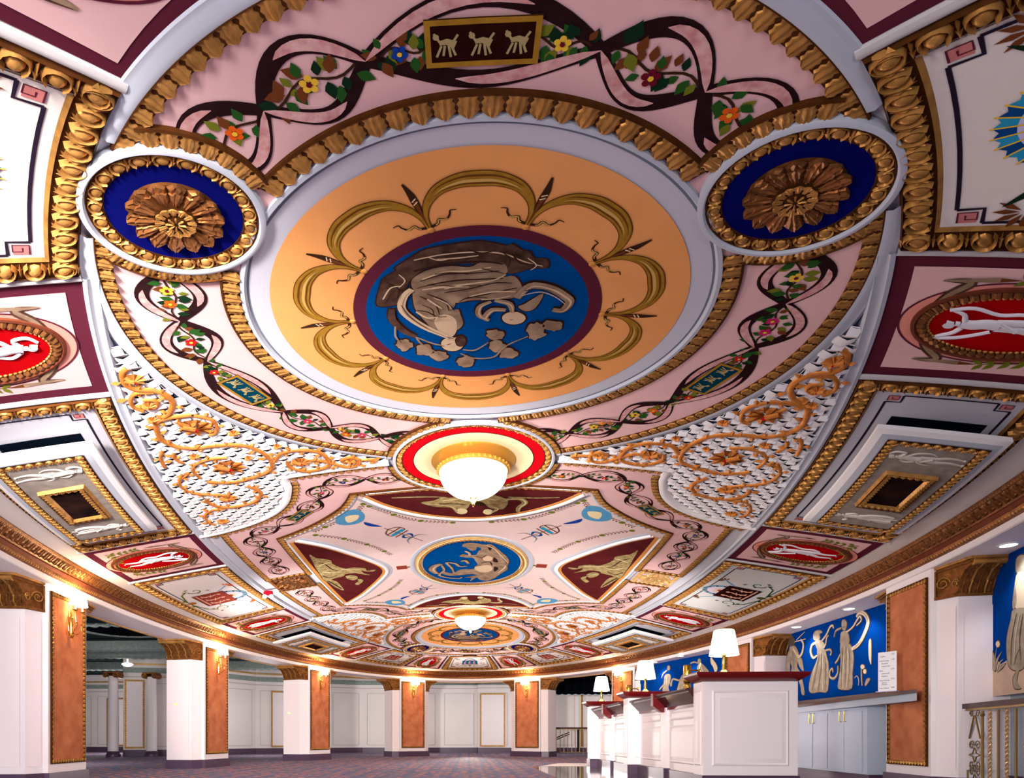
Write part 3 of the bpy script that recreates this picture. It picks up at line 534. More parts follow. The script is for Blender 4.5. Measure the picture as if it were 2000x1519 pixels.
# ------------------------------------------------------------------ end bays
def medallion(st):
    M = mir(1, st); near = st < 0; tag = 'nearest the camera' if near else 'at the far end of the hall'
    T = thing('ceiling_medallion', 'round orange ceiling medallion with a blue centre painting, ' + tag, 'ceiling medallion', M(*CD, .1), 'round painted medallions with gold swags')
    mb = MB(M); mb.ring(CD, .446, .49, .006, 'pale_grey', 120, off1=.010); mb.ring(CD, .4885, .4935, .0105, 'shade_grey', 120, k=1); mb.ring(CD, .4935, .497, .0105, 'pale_grey', 120, k=1)  # thin darker ring paints the cove's shadow line into the rim
    mb.sweep(circ(CD, .506, 140), [(0, 0), (0, .024), (.008, .026), (.012, .012), (.014, .008)], 'rib_grey', True); mb.build('rim', T, 'pale grey outer ring')
    mb = MB(M)
    for seg in cuts(circ(CD, .544, 500), lambda p: nigh(p, CR, .150) or nigh(p, (-CR[0], CR[1]), .150) or nigh(p, CL, .287)): leaf_trim(mb, seg, .038, .010, 1, False, .036)
    mb.build('leaf_moulding', T, 'gilded leaf moulding round the rim')
    mb = MB(M); mb.disc(CD, .4481, .0095, 'orange', 120, k=6); mb.build('field', T, 'flat orange field')
    mb = MB(M); mb.ring(CD, .244, .274, .0125, 'maroon', 110); mb.build('inner_ring', T, 'maroon ring')
    mb = MB(M); mb.disc(CD, .2465, .0125, 'blue', 100, k=4); mb.build('painting_ground', T, 'blue ground')
    ang = [-90 + 36 * (i - .5) for i in range(10)]
    P = lambda r, a: (CD[0] + r * cos(radians(a)), CD[1] + r * sin(radians(a)))
    for i in range(10):
        a = ang[i]
        half = [(.283, 0.3), (.315, .9), (.345, 3.2), (.370, 7.5), (.382, 13), (.3835, 18)]
        pts = smooth([P(r, a + d) for r, d in half] + [P(r, a + 36 - d) for r, d in half[-2::-1]], 6)
        mb = MB(M); wf = lambda u: .0045 + .027 * sin(pi * u) ** 2.2
        mb.band(pts, lambda u: wf(u) + .004, .0125, 'ochre_dark'); mb.band(pts, wf, .0135, 'ochre')
        nn = normals(pts); n = len(pts)
        for sgn, w2, m_ in ((-.22, .14, 'ochre_dark'), (.12, .22, 'ochre_lite'), (.30, .10, 'ochre_dark')):
            q = [(p[0] + b[0] * wf(k / (n - 1)) * sgn, p[1] + b[1] * wf(k / (n - 1)) * sgn) for k, (p, b) in enumerate(zip(pts, nn))][n // 4:-n // 4]
            mb.band(q, lambda u: .030 * w2 * sin(pi * u), .0145, m_)
        mb.build('swag', T)
        mb = MB(M); q = [P(.285 + .115 * k / 8, a + (.8 * sin(k * .5) if k > 6 else 0)) for k in range(9)]; wt = [.002, .004, .0055, .0075, .0095, .011, .0095, .005, .0008]
        mb.band(q, lambda u: wt[min(8, int(round(u * 8)))] + .003, .0128, 'stem'); mb.band(q[:6], lambda u: .0015 + .007 * u, .0138, 'leaf_brown')
        for rr_ in (.352, .360): mb.band([P(rr_ - .003, a - .75), P(rr_ + .003, a + .75)], .0022, .0145, 'cream_line')
        mb.build('torch', T)
        mb = MB(M)
        for s in (-1, 1):
            q = smooth([P(.288, a), P(.292, a + s * 3.5), P(.302, a + s * 4.5), P(.299, a + s * 7), P(.309, a + s * 8.6), P(.318, a + s * 9.), P(.318, a + s * 11)], 4)
            mb.band(q, lambda u: .007 * (1 - .75 * u), .0128, 'stem'); mb.band(q[3:14], .0025, .0138, 'ochre_lite')
        mb.build('bow', T)
        mb = MB(M); c = P(.280, a); mb.ring(c, .0001, .0045, .020, 'tan_line', 16, off1=.018, k=2); mb.ring(c, .0045, .0075, .018, 'tan_line', 16, off1=.0125, k=2); mb.build('knob', T)
    mb = MB(M); figures(mb, 'disc', STONE, .0155, cx=CD[0], ct=CD[1]); mb.build('painted_figures', T, 'sleeping draped woman and a small winged child under a flowering branch, in brown tones')
    return T
def frieze_ring(st):
    M = mir(1, st); near = st < 0; tag = 'in the nearest bay' if near else 'in the farthest bay'
    T = thing('ribbon_frieze', 'pink circular band of twisted ribbons and sprigs round the orange medallion ' + tag, 'painted frieze', M(0, CO[1] - .65, .05), 'pink ribbon friezes')
    mb = MB(M); mb.ring(CO, .50, .752, .0045, 'pink', 120, k=3); mb.build('field', T, 'plain pink field')
    mb = MB(M)
    for seg in cuts(circ(CO, .7745, 700), lambda p: rho(p) > .999 or nigh(p, CR, .148) or nigh(p, (-CR[0], CR[1]), .148) or nigh(p, CL, .287)): leaf_trim(mb, seg, .030, .008, 1, False, .033)
    mb.build('leaf_moulding', T, 'gilded leaf moulding along the outer edge')
    fn = polarfn(CO, .652); mb = MB(M); A = .055
    secs = [[-133, -118, -103.5, -76.5, -62, -47], [-141, -155, -169.5, -184, -212, -227, -242, -257]]
    secs.append([-180 - a for a in secs[1]])
    lobes = []
    for s in secs: rope(mb, fn, s, A, .0075, .016); lobes += list(zip(s, s[1:]))
    mb.build('ribbon', T, 'intertwined dark and dusty pink ribbon')
    for k, (a, b) in enumerate(lobes):
        big = abs(a - b) > 20
        for (p, q) in ([(a, a + (b - a) * .32), (b, b - (b - a) * .32)] if big else [(a, b)]):
            mb = MB(M); sprig(mb, fn, p, q, .008, 1.2 if not big else 1., 1 if big or k % 2 else 2, 10); mb.build('flower_sprig', T)
    tablet(T, M, fn, -90, .073, .032, .010, 'tablet_brown', 'gilt framed dark brown tablet with small pale running figures', 1)
    for a in (-198, 18): tablet(T, M, polarfn(CO, .645), a, .072, .033, .010, 'tablet_teal', 'gilt framed dark teal tablet with pale figures', 2)
    return T
def roundel(st, sx):
    M = mir(sx, st); side = ('right' if sx > 0 else 'left')
    lab = ('gilded leaf rosette on a navy disc ringed by eggs, %s of the nearest orange medallion' if st < 0 else 'small gilded rosette on a navy disc beyond the far orange medallion, %s side') % side
    T = thing('ceiling_rosette', lab, 'ceiling rosette', M(*CR, .1), 'gilded rosettes on navy discs')
    mb = MB(M)
    for seg in cuts(circ(CR, .177, 300), lambda p: nigh(p, CD, .530) or not nigh(p, CO, .762)): leaf_trim(mb, seg, .032, .014, 1, False, .032)
    mb.build('leaf_moulding', T)
    mb = MB(M); mb.sweep(circ(CR, .147, 64), [(0, 0), (0, .034), (.005, .040), (.009, .040), (.012, .030), (.012, .012)], 'rib_grey', True); mb.build('rim', T, 'plain grey rim')
    mb = MB(M); egg_trim(mb, circ(CR, .134, 64), .027, .016, 1, True, 2 * pi * .122 / 20); mb.build('egg_moulding', T)
    mb = MB(M); mb.disc(CR, .109, .017, 'navy', 56, k=2); mb.build('ground', T, 'navy blue ground')
    mb = MB(M); c = CR
    mb.ring(c, .002, .072, .052, 'gold_dark', 48, off1=.026, k=3); mb.ring(c, .072, .074, .026, 'gold_dark', 48, off1=.017, k=1)
    for r1, w, n, h, m_ in ((.079, .046, 14, .028, 'bronze_gold'), (.066, .036, 14, .034, 'bronze_gold'), (.034, .016, 12, .052, 'gold'), (.017, .013, 8, .060, 'gold')):
        mv = [(u * (.35 + .75 * v), v, hh) for u, v, hh in LEAF[0]]
        mb.motif(circ(c, r1 - w, 90), 2 * pi * (r1 - w) / n * 1.0, -w, ([(u * (r1 / (r1 - w) if r1 - w > .01 else 1.6) , v, hh) for u, v, hh in mv], LEAF[1]), m_, h, True, .5)
    # the motif rows run outward from the middle
    mb.ring(c, .026, .032, .055, 'gold', 40, k=1); mb.build('rosette', T, 'gilded acanthus rosette')
    return T
for st in (-1, 1):
    frieze_ring(st)
    medallion(st)
    for sx in (-1, 1): roundel(st, sx)

# ------------------------------------------------------------------ ceiling lights
def ceiling_light(st):
    M = mir(1, st); lab = 'white glass bowl ceiling light on a gold plate, ' + ('the nearest' if st < 0 else 'farther down the hall')
    T = thing('ceiling_light', lab, 'ceiling light', M(*CL, .25), 'glass bowl ceiling lights')
    mb = MB(M)
    for seg in cuts(circ(CL, .310, 400), lambda p: nigh(p, CD, .530) or (abs(p[0]) > .2 and -1.42 < p[1] < -1.34)): leaf_trim(mb, seg, .026, .012, 1, False, .028)
    mb.build('leaf_moulding', T)
    mb = MB(M); mb.sweep(circ(CL, .286, 100), [(0, 0), (0, .032), (.004, .036), (.009, .036), (.011, .016)], 'rib_grey', True); mb.build('rim', T, 'grey rim')
    mb = MB(M); egg_trim(mb, circ(CL, .275, 90), .024, .014, 1, True, 2 * pi * .263 / 44); mb.build('egg_moulding', T)
    mb = MB(M); mb.ring(CL, .214, .251, .016, 'bright_red', 90, k=2); mb.ring(CL, .2115, .2145, .0175, 'gold_line', 90, k=1); mb.build('red_ring', T, 'bright red ring')
    mb = MB(M); mb.disc(CL, .212, .0165, 'cream_line', 90, k=4); mb.build('ground', T, 'cream ground')
    c = M(*CL); h = S
    mb = MB(); mb.lathe(c, [(.148 * h, -.016), (.150 * h, -.03), (.138 * h, -.04), (.10 * h, -.065), (.062 * h, -.075), (.058 * h, -.11)], 'plate_gold', 56); mb.build('plate', T, 'round gold backplate')
    mb = MB(); R = .122 * h; z0 = -.118
    mb.lathe(c, [(R * .55, z0 + .03), (R * 1.02, z0 + .02), (R * 1.05, z0), (R * 1.0, z0 - .02)], 'plate_gold', 48)
    for k in range(40):
        a = 2 * pi * k / 40; mb.sphere((c.x + R * 1.03 * cos(a), c.y + R * 1.03 * sin(a), c.z + z0 + .004), .018, 'plate_gold', 6, (1, 1, .8))
    mb.build('gallery', T, 'embossed gold gallery')
    mb = MB(); mb.lathe(c, [(R * .99 * cos(q * pi / 24), z0 - .015 - .245 * sin(q * pi / 24)) for q in range(0, 12)] + [(.01, z0 - .26)], 'lamp_glass', 48); mb.build('bowl', T, 'white glass bowl')
    mb = MB(); mb.lathe(c, [(.004, z0 - .25), (.035, z0 - .262), (.02, z0 - .28), (.028, z0 - .30), (.012, z0 - .315), (.016, z0 - .325), (.002, z0 - .345)], 'brass', 16); mb.build('finial', T, 'brass finial')
    light('bulb', 'POINT', (c.x, c.y, c.z + z0 - .33), 60 if st < 0 else 140, (1, .88, .74), .12, parent=T)
    light('bulb', 'POINT', (c.x, c.y, c.z - .085), 6, (1, .8, .5), .05, parent=T)
for st in (-1, 1): ceiling_light(st)

# ------------------------------------------------------------------ middle bay
OUT = [(.30, -1.355), (.48, -1.350), (.673, -1.345), (.676, -1.30), (.685, -1.247), (.735, -1.12), (.82, -1.02), (.94, -.955), (1.072, -.925), (1.175, -.922)]
STAR = [(.49, -1.125), (.527, -1.042), (.577, -.966), (.689, -.858), (.80, -.785), (.905, -.735)]
def arcpts(fn, a, b, n=14): return [fn(a + (b - a) * i / n) for i in range(n + 1)]
cor = smooth(OUT[3:], 5)
white = smooth(OUT[:3], 5) + cor
def pink_band(sx, st):
    M = mir(sx, st); side = ('left' if sx < 0 else 'right'); far = 'near' if st < 0 else 'far'
    T = thing('ribbon_frieze', 'pink angular band of ribbon loops, %s %s quarter round the middle star ceiling' % (far, side), 'painted frieze', M(.8, -.9, .05), 'pink ribbon bands round the star')
    side_out = [(1.155 * sqrt(max(0, 1 - (t / 3.0) ** 2)) - .0, t) for t in [-.90 + .08 * k for k in range(10)] + [-.118]]
    lr = arcpts(lambda a: (CL[0] + .309 * cos(radians(a)), CL[1] + .309 * sin(radians(a))), 49, 0, 8)
    poly = [(.31, -1.355)] + white[2:-3] + side_out[:] + [(.925, -.118), (.919, -.44)] + smooth(STAR, 4)[::-1] + [(.2, -1.128)] + lr[:-1]
    mb = MB(M); mb.fill(poly, .0045, 'pink', .11); mb.build('field', T, 'plain pink field')
    mb = MB(M); mb.sweep(white, [(0, 0), (0, .022), (-.008, .030), (-.020, .030), (-.028, .016), (-.038, 0)], 'rib_white'); mb.build('cornice_edge', T, 'white stepped moulding toward the lattice')
    mb = MB(M)
    leaf_trim(mb, white[1:11], .026, .006, 1, pitch=.030); leaf_trim(mb, white[11:-2], .028, .006, 1, pitch=.030)
    leaf_trim(mb, side_out, .030, .006, 1, pitch=.032)
    leaf_trim(mb, [(.925, -.118), (1.15, -.118)], .028, .006, -1, pitch=.030)
    mb.build('leaf_moulding', T)
    mb = MB(M); st_ = smooth(STAR, 5)
    leaf_trim(mb, [(0.02, -1.128), (.2, -1.13), (.49, -1.125)], .030, .010, 1, pitch=.030); leaf_trim(mb, st_, .030, .010, 1, pitch=.030); leaf_trim(mb, [(.905, -.735), (.919, -.44), (.925, -.10)], .030, .010, 1, pitch=.030)
    mb.build('inner_leaf_moulding', T)
    nodes = [(.28, -1.21), (.405, -1.246), (.568, -1.225), (.621, -1.102), (.725, -.975), (.85, -.879), (.985, -.813), (1.0, -.659), (1.021, -.506), (1.032, -.356), (1.04, -.188)]
    fn = pathfn(nodes); mb = MB(M); rope(mb, fn, list(range(11)), .045, .0075, .011); mb.build('ribbon', T, 'looped dark and dusty pink ribbon')
    for k in range(10):
        if k == 4: continue
        mb = MB(M); sprig(mb, fn, k, k + 1, .008, .95, 1, 6); mb.build('flower_sprig', T)
    tablet(T, M, fn, 4.05, .062, .030, .010, 'tablet_teal', 'gilt framed dark teal tablet', 3)
for st in (-1, 1):
    for sx in (-1, 1): pink_band(sx, st)
def grille_block(sx):
    M = mir(sx, 1); T = thing('ceiling_block', 'rectangular %s between the pink ribbon bands, %s side' % (('dark brown and gold oval rosette plaque', 'left') if sx < 0 else ('lilac and white oval rosette plaque', 'right')), 'ceiling plaque', M(1.03, 0, .04))
    dk = 'gold_dark' if sx < 0 else 'lilac_paint'; g = 'bronze_gold' if sx < 0 else 'gold_pale'
    mb = MB(M); mb.fill([(.925, -.115), (1.15, -.115), (1.15, .115), (.925, .115)], .008, dk); mb.build('ground', T)
    mb = MB(M)
    for a, b in (((.93, -.112), (1.148, -.112)), ((1.148, -.112), (1.148, .112)), ((1.148, .112), (.93, .112)), ((.93, .112), (.93, -.112))): mb.motif([a, b], .026, .024, LEAF, g, .008)
    mb.build('leaf_border', T)
    mb = MB(M); mb.tube(circ((1.04, 0), .078, 40), .010, .014, .009, g, True); mb.disc((1.04, 0), .06, .012, g, 30, k=1)
    mb.motif(circ((1.04, 0), .05, 40), .026, -.04, LEAF, g, .014, True, .6); mb.motif(circ((1.04, 0), .018, 20), .014, -.018, LEAF, g, .02, True, .6)
    for x in (.955, 1.125):
        for t in (-.085, .085): mb.disc((x, t), .012, .016, g, 10, k=1)
    mb.build('rosette', T)
for sx in (-1, 1): grille_block(sx)

def star():
    T = thing('star_panel', 'pale pink star shaped ceiling field with leaf garlands around the middle blue medallion', 'ceiling panel', D(0, -.4, .05))
    q = smooth(STAR, 5); half = [(0, -1.10)] + [(x - .012, t + .022) for x, t in q] + [(.895, -.35), (.90, 0)]
    right = half + [(x, -t) for x, t in half[-2::-1]]; poly = right + [(-x, t) for x, t in right[-2:0:-1]]
    mb = MB(); mb.fill(poly, .006, 'star_pink', .12); mb.build('field', T)
    mb = MB()
    for sx in (-1, 1):
        for st in (-1, 1):
            mb.map = mir(sx, st); mb.sweep([(x - .028, t + .03) for x, t in q][1:], [(0, .004), (0, .018), (-.006, .022), (-.012, .014), (-.020, .004)], 'rib_grey')
    mb.build('inner_moulding', T, 'grey moulding lines')
    for sx in (-1, 1):
        for st in (-1, 1):
            for path in ([(.09, -.700), (.24, -.745), (.34, -.835), (.455, -1.0)], [(.455, -1.0), (.50, -.92), (.60, -.83), (.73, -.745)], [(.73, -.70), (.62, -.60), (.50, -.43), (.43, -.26)]):
                mb = MB(mir(sx, st)); p = resample(smooth(path, 8), .019); nn = normals(p); mb.band(p, .0025, .0078, 'leaf_brown')
                for k in range(len(p) - 1):
                    if k % 8 == 0: mb.disc(p[k], .014, .0092, 'leaf_olive', 10, k=1); continue
                    for s in (1, -1):
                        a = atan2(p[k + 1][1] - p[k][1], p[k + 1][0] - p[k][0]) + s * .7
                        mb.add([mb.map(z[0], z[1], .0084) for z in petal(p[k], .023, a, .26)], [[0, 1, 2, 3]], 'leaf_brown' if k % 3 else 'stem')
                mb.build('leaf_garland', T, 'thin brown leaf garland')
    for sx in (-1, 1):
        for st in (-1, 1):
            mb = MB(mir(sx, st)); L = lambda s, w: (.23 + .33 * s + w * .62, -.43 - .46 * s + w * .78)
            mb.fill(smooth([L(.98, -.09), L(1.05, 0), L(.98, .09), L(.86, .07), L(.80, 0), L(.86, -.07)], 3, True), .009, 'sky_blue')
            mb.fill(smooth([L(.90, -.05), L(.98, 0), L(.90, .05), L(.86, 0)], 3, True), .0105, 'cream_line')
            mb.band(smooth([L(.78, 0), L(.7, .01), L(.58, -.01)], 5), lambda u: .03 * sin(pi * u), .009, 'flower_blue')
            for s in (-1, 1):
                mb.band(smooth([L(.50, 0), L(.46, s * .05), L(.38, s * .06), L(.36, s * .02)], 5), .007, .009, 'leaf_brown')
                mb.band(smooth([L(.20, 0), L(.18, s * .05), L(.10, s * .08)], 5), lambda u: .014 * (1 - u), .009, 'shade_grey')
                mb.band(smooth([L(.30, 0), L(.26, s * .03), L(.2, s * .01)], 5), lambda u: .016 * sin(pi * u), .0095, 'fan_teal')
            mb.fill([L(.36, -.05), L(.40, -.05), L(.40, .05), L(.36, .05)], .0095, 'fan_blue'); mb.band([L(.33, -.055), L(.33, .055)], .008, .009, 'leaf_brown'); mb.band([L(.43, -.055), L(.43, .055)], .008, .009, 'leaf_brown')
            mb.band([L(.55, 0), L(.05, 0)], .005, .0088, 'leaf_brown')
            mb.build('grotesque_ornament', T)
    for sx in (-1, 1):
        mb = MB(mir(sx, 1)); mb.fill([(.37, -.035), (.43, -.035), (.43, .035), (.37, .035)], .009, 'tablet_brick'); mb.band([(.33, 0), (.37, 0)], .008, .009, 'leaf_brown'); mb.disc((.36, 0), .012, .0095, 'leaf_olive', 8, k=1); mb.build('side_tablet', T)
    T2 = thing('ceiling_medallion', 'blue oval ceiling medallion of pale figures in a gilt rim, middle of the star ceiling', 'ceiling medallion', D(0, 0, .1))
    mb = MB(); mb.disc((0, 0), .279, .010, 'blue', 80, ry=.4237 / .279, k=3); mb.build('painting_ground', T2, 'blue ground')
    mb = MB(); e = circ((0, 0), .352, 100, ry=.525); mb.sweep(e, [(0, .004), (0, .014), (.010, .020), (.022, .020), (.03, .01)], 'rib_grey', True)
    mb.build('rim', T2, 'grey outer rim')
    mb = MB(); e = circ((0, 0), .320, 100, ry=.487); mb.sweep(e, [(0, .006), (0, .02), (.008, .034), (.018, .030), (.022, .016), (.040, .010)], 'gold_pale', True)
    mb.motif(circ((0, 0), .303, 90, ry=.466), .022, .020, TONGUE, 'gold', .012, True); mb.build('gilt_moulding', T2)
    mb = MB(); figures(mb, 'medal', STONE, .013); mb.build('painted_figures', T2, 'pale brown rider and rearing beast with flying drapery')
star()
def lunette(kind, sx, st):
    M = mir(sx, st)
    if kind == 'side':
        arc = [(.849, -.655), (.745, -.52), (.655, -.36), (.585, -.22), (.530, -.09), (.515, 0)]; arc = arc + [(x, -t) for x, t in arc[-2::-1]]
        chord = [(.858, .35), (.864, 0), (.858, -.35)]; lab = 'maroon half moon painting with a pale group on rocks, %s side of the star ceiling' % ('left' if sx < 0 else 'right'); c = (.7, 0)
    else:
        arc = [(.425, -1.085), (.352, -.965), (.24, -.855), (.12, -.79), (0, -.765)]; arc = [(x, t) for x, t in arc] + [(-x, t) for x, t in arc[-2::-1]]
        chord = [(-.2, -1.098), (0, -1.100), (.2, -1.098)]; lab = 'maroon half moon painting %s' % ('behind the near bowl light, with a crouching beast' if st < 0 else 'next to the far bowl light, with pale figures'); c = (0, -.95)
    T = thing('lunette_painting', lab, 'ceiling painting', M(*c, .05), 'maroon half moon paintings')
    a = smooth(arc, 5); poly = a[::2] + [a[-1]] + chord
    sgn = 1
    # orient so that the band lies outside the arc
    n = normals(a)[len(a) // 2]; out = (c[0] - a[len(a) // 2][0], c[1] - a[len(a) // 2][1])
    if n[0] * out[0] + n[1] * out[1] > 0: sgn = -1
    mb = MB(M); mb.fill(poly, .012, 'maroon_deep', .12); mb.build('ground', T, 'deep maroon ground')
    mb = MB(M); mb.sweep(a, [(0, .010), (0, .014), (sgn * .016, .015), (sgn * .018, .008)], 'tan_line')
    ch = [a[-1]] + chord + [a[0]]; s2 = 1 if sgn < 0 else -1
    n2 = normals(ch)[2]; out2 = (c[0] - ch[2][0], c[1] - ch[2][1]); s2 = -1 if n2[0] * out2[0] + n2[1] * out2[1] > 0 else 1
    mb.sweep(ch, [(0, .010), (0, .014), (s2 * .018, .015), (s2 * .02, .008)], 'tan_line'); mb.build('tan_border', T, 'tan border line')
    mb = MB(M); mb.sweep(a, [(sgn * .018, .008), (sgn * .018, .026), (sgn * .026, .032), (sgn * .036, .026), (sgn * .040, .014)], 'rib_white')
    mb.sweep(a, [(sgn * .040, .014), (sgn * .046, .010), (sgn * .056, .012), (sgn * .062, .004)], 'rib_grey')
    mb.sweep(ch, [(s2 * .02, .008), (s2 * .02, .022), (s2 * .028, .024), (s2 * .032, .006)], 'rib_white'); mb.build('frame', T, 'white and grey frame moulding')
    mb = MB(M)
    if kind == 'side': figures(mb, 'lunL', GILT, .0155, sx=-1)
    else: figures(mb, 'lunN', GILT, .0155)
    mb.build('painted_figures', T, 'pale olive and brown painted figures')
lunette("side", -1, -1); lunette("side", 1, -1); lunette('near', 1, -1); lunette('near', 1, 1)

# ------------------------------------------------------------------ lattice corners with scrolling vines
def lattice(sx, st):
    M = mir(sx, st); q = ('left' if sx < 0 else 'right')
    T = thing('lattice_panel', 'white basket weave panel with gilded scrolling vines, %s %s corner between the bays' % ('near' if st < 0 else 'far', q), 'ceiling panel', M(.85, -1.6, .05), 'basket weave ceiling panels')
    a0 = math.degrees(atan2(-1.395 - CO[1], .315)); tip = math.degrees(atan2(-2.262 - CO[1], .80))
    circle = arcpts(lambda a: (CO[0] + .808 * cos(radians(a)), CO[1] + .808 * sin(radians(a))), tip, a0, 26)
    low = smooth([(.34, -1.392), (.5, -1.39), (.655, -1.385), (.712, -1.34), (.722, -1.25), (.772, -1.145), (.845, -1.057), (.95, -.992), (1.075, -.963), (1.135, -.961)], 4)
    el = [(1.207 * sqrt(1 - (t / 3.0) ** 2), t) for t in [-.97 - .06 * k for k in range(22)] if t > -2.26]
    poly = circle + low + el
    mb = MB(M); mb.fill(poly, .0035, 'weave_shade', .12); mb.build('backing', T, 'dark backing painted as the shade in the weave gaps')  # dark sheet paints in the shade seen through the weave
    mb = MB(M); p = .0285; rows = int(1.5 / p)
    for j in range(rows):
        for i in range(40):
            x = .3 + i * p; t = -2.28 + j * p
            if not inside((x, t), poly): continue
            hor = (i + j) % 2 == 0; a, b = (.78, .46) if hor else (.46, .66); a *= p; b *= p; vs = []
            for v in (-1, 0, 1):
                for u in (-1, 0, 1):
                    e = (u * u if hor else v * v)
                    vs.append(M(x + u * a, t + v * b, .006 + .022 * (1 - .85 * e) + (.004 if (u == 0 or v == 0) else 0)))
            mb.add(vs, [[0, 1, 4, 3], [1, 2, 5, 4], [3, 4, 7, 6], [4, 5, 8, 7]], 'weave')
            c = [M(x + u * a * 1.02, t + v * b * 1.02, .003) for u, v in ((-1, -1), (1, -1), (1, 1), (-1, 1))]
            mb.add([vs[0], vs[2], vs[8], vs[6]] + c, [[0, 1, 5, 4], [1, 2, 6, 5], [2, 3, 7, 6], [3, 0, 4, 7]], 'weave')
    mb.build('basket_weave', T, 'white basket weave')
    for k, v in enumerate(VN['v']):
        pts = smooth([(-x / 1000, t / 1000) for x, t in v], 6); mb = MB(M)
        big = len(v) > 6; w = .021 if big else .015
        mb.tube(pts, lambda u: w * (.45 + .55 * sin(pi * min(1, .15 + u * .8))), .020 / w * 1., .026, 'vine_gold') if 0 else mb.tube(pts, w * .8, .018, .026, 'vine_gold')
        r = resample(pts, .034); nn = normals(r)
        for i in range(1, len(r) - 1):
            s = 1 if i % 2 else -1; a = atan2(nn[i][1] * s, nn[i][0] * s) + random.uniform(-.9, .9); l = random.uniform(.022, .04)
            q_ = petal(r[i], l, a, .40); hh = .036; mid = ((q_[0][0] + q_[2][0]) / 2, (q_[0][1] + q_[2][1]) / 2)
            mb.add([M(*z, .030) for z in q_] + [M(*mid, hh + .014)], [[0, 1, 4], [1, 2, 4], [2, 3, 4], [3, 0, 4]], 'vine_gold')
        mb.build('vine_scroll', T)
    for (c, r) in VN['f']:
        c = (-c[0] / 1000, c[1] / 1000); r = r / 1000 * .95; mb = MB(M)
        for i in range(9):
            a = 2 * pi * i / 9; q_ = petal(c, r, a, .5); mb.add([M(*c, .056)] + [M(*z, .030 + .012 * (k == 2)) for k, z in enumerate(q_)], [[0, 1, 2, 3], [0, 3, 4, 1]], 'vine_gold')
        mb.tube([(c[0], c[1]), (c[0] + r * .5, c[1] - r * .5)], r * .35, .02, .05, 'vine_gold'); mb.disc(c, r * .22, .062, 'flower_red', 8, k=1)
        mb.build('blossom', T, 'gilded blossom with a red heart')
for st in (-1, 1):
    for sx in (-1, 1): lattice(sx, st)
# ------------------------------------------------------------------ ring of coffers
PHI = [(0, 0), (9.6, 9.5), (19, 18.3), (42, 39.3), (53.3, 48.6), (67.6, 64.9), (80, 79)]
class Cell:
    def __init__(s, a, b, sx, st, full=False):
        s.a, s.b, s.sx, s.st = a, b, sx, st
        s.Lu = hypot(*(p - q for p, q in zip(s.pt(1, .5), s.pt(0, .5)))); s.Lv = hypot(*(p - q for p, q in zip(s.pt(.5, 1), s.pt(.5, 0))))
    def pt(s, u, v):
        A = radians(s.a[0] + (s.b[0] - s.a[0]) * u); B = radians(s.a[1] + (s.b[1] - s.a[1]) * u)
        (x0, t0), x1, t1 = inner(A), 1.726 * cos(B), 3.37 * sin(B)
        return (s.sx * (x0 + (x1 - x0) * v), s.st * (t0 + (t1 - t0) * v))
    def map(s, p, q, o=0.):            # p along the ring from the middle, q outward; plan units
        x, t = s.pt(.5 + p / s.Lu, q / s.Lv); return D(x, t, o)
    def border(s, d, n=14):            # closed loop inset by d
        w, h = s.Lu / 2 - d, s.Lv - d
        L = []
        g = max(0, d - .011)
        L += [(-w + 2 * w * i / n, g) for i in range(n)]; L += [(w, g + (h - g) * i / n) for i in range(n)]
        L += [(w - 2 * w * i / n, h) for i in range(n)]; L += [(-w, h - (h - g) * i / n) for i in range(n)]
        return L
    def sides(s, d):
        w, h = s.Lu / 2 - d, s.Lv - d
        g = max(0, d - .011); c = [(-w, g), (w, g), (w, h), (-w, h)]
        return [resample([c[k], c[(k + 1) % 4]], .05) for k in range(4)]
def strip(mb, l0, l1, o0, o1, m):
    n = len(l0); mb.add([mb.map(*p, o0) for p in l0] + [mb.map(*p, o1) for p in l1], [[i, (i + 1) % n, n + (i + 1) % n, n + i] for i in range(n)], m)
def field(mb, c, d, o, m, n=8):
    w, h = c.Lu / 2 - d, c.Lv - d; g = max(0, d - .011); vs = [mb.map(-w + 2 * w * i / n, g + (h - g) * j / n, o) for j in range(n + 1) for i in range(n + 1)]
    mb.add(vs, [[j * (n + 1) + i, j * (n + 1) + i + 1, (j + 1) * (n + 1) + i + 1, (j + 1) * (n + 1) + i] for j in range(n) for i in range(n)], m)
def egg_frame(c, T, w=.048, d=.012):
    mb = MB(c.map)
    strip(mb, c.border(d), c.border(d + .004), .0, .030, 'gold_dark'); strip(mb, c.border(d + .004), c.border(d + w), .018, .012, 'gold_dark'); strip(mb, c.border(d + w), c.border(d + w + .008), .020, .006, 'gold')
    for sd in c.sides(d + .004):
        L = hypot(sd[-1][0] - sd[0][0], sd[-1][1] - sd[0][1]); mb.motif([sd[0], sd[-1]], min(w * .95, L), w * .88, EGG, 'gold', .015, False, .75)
    mb.build('egg_moulding', T, 'gilded egg and dart frame')
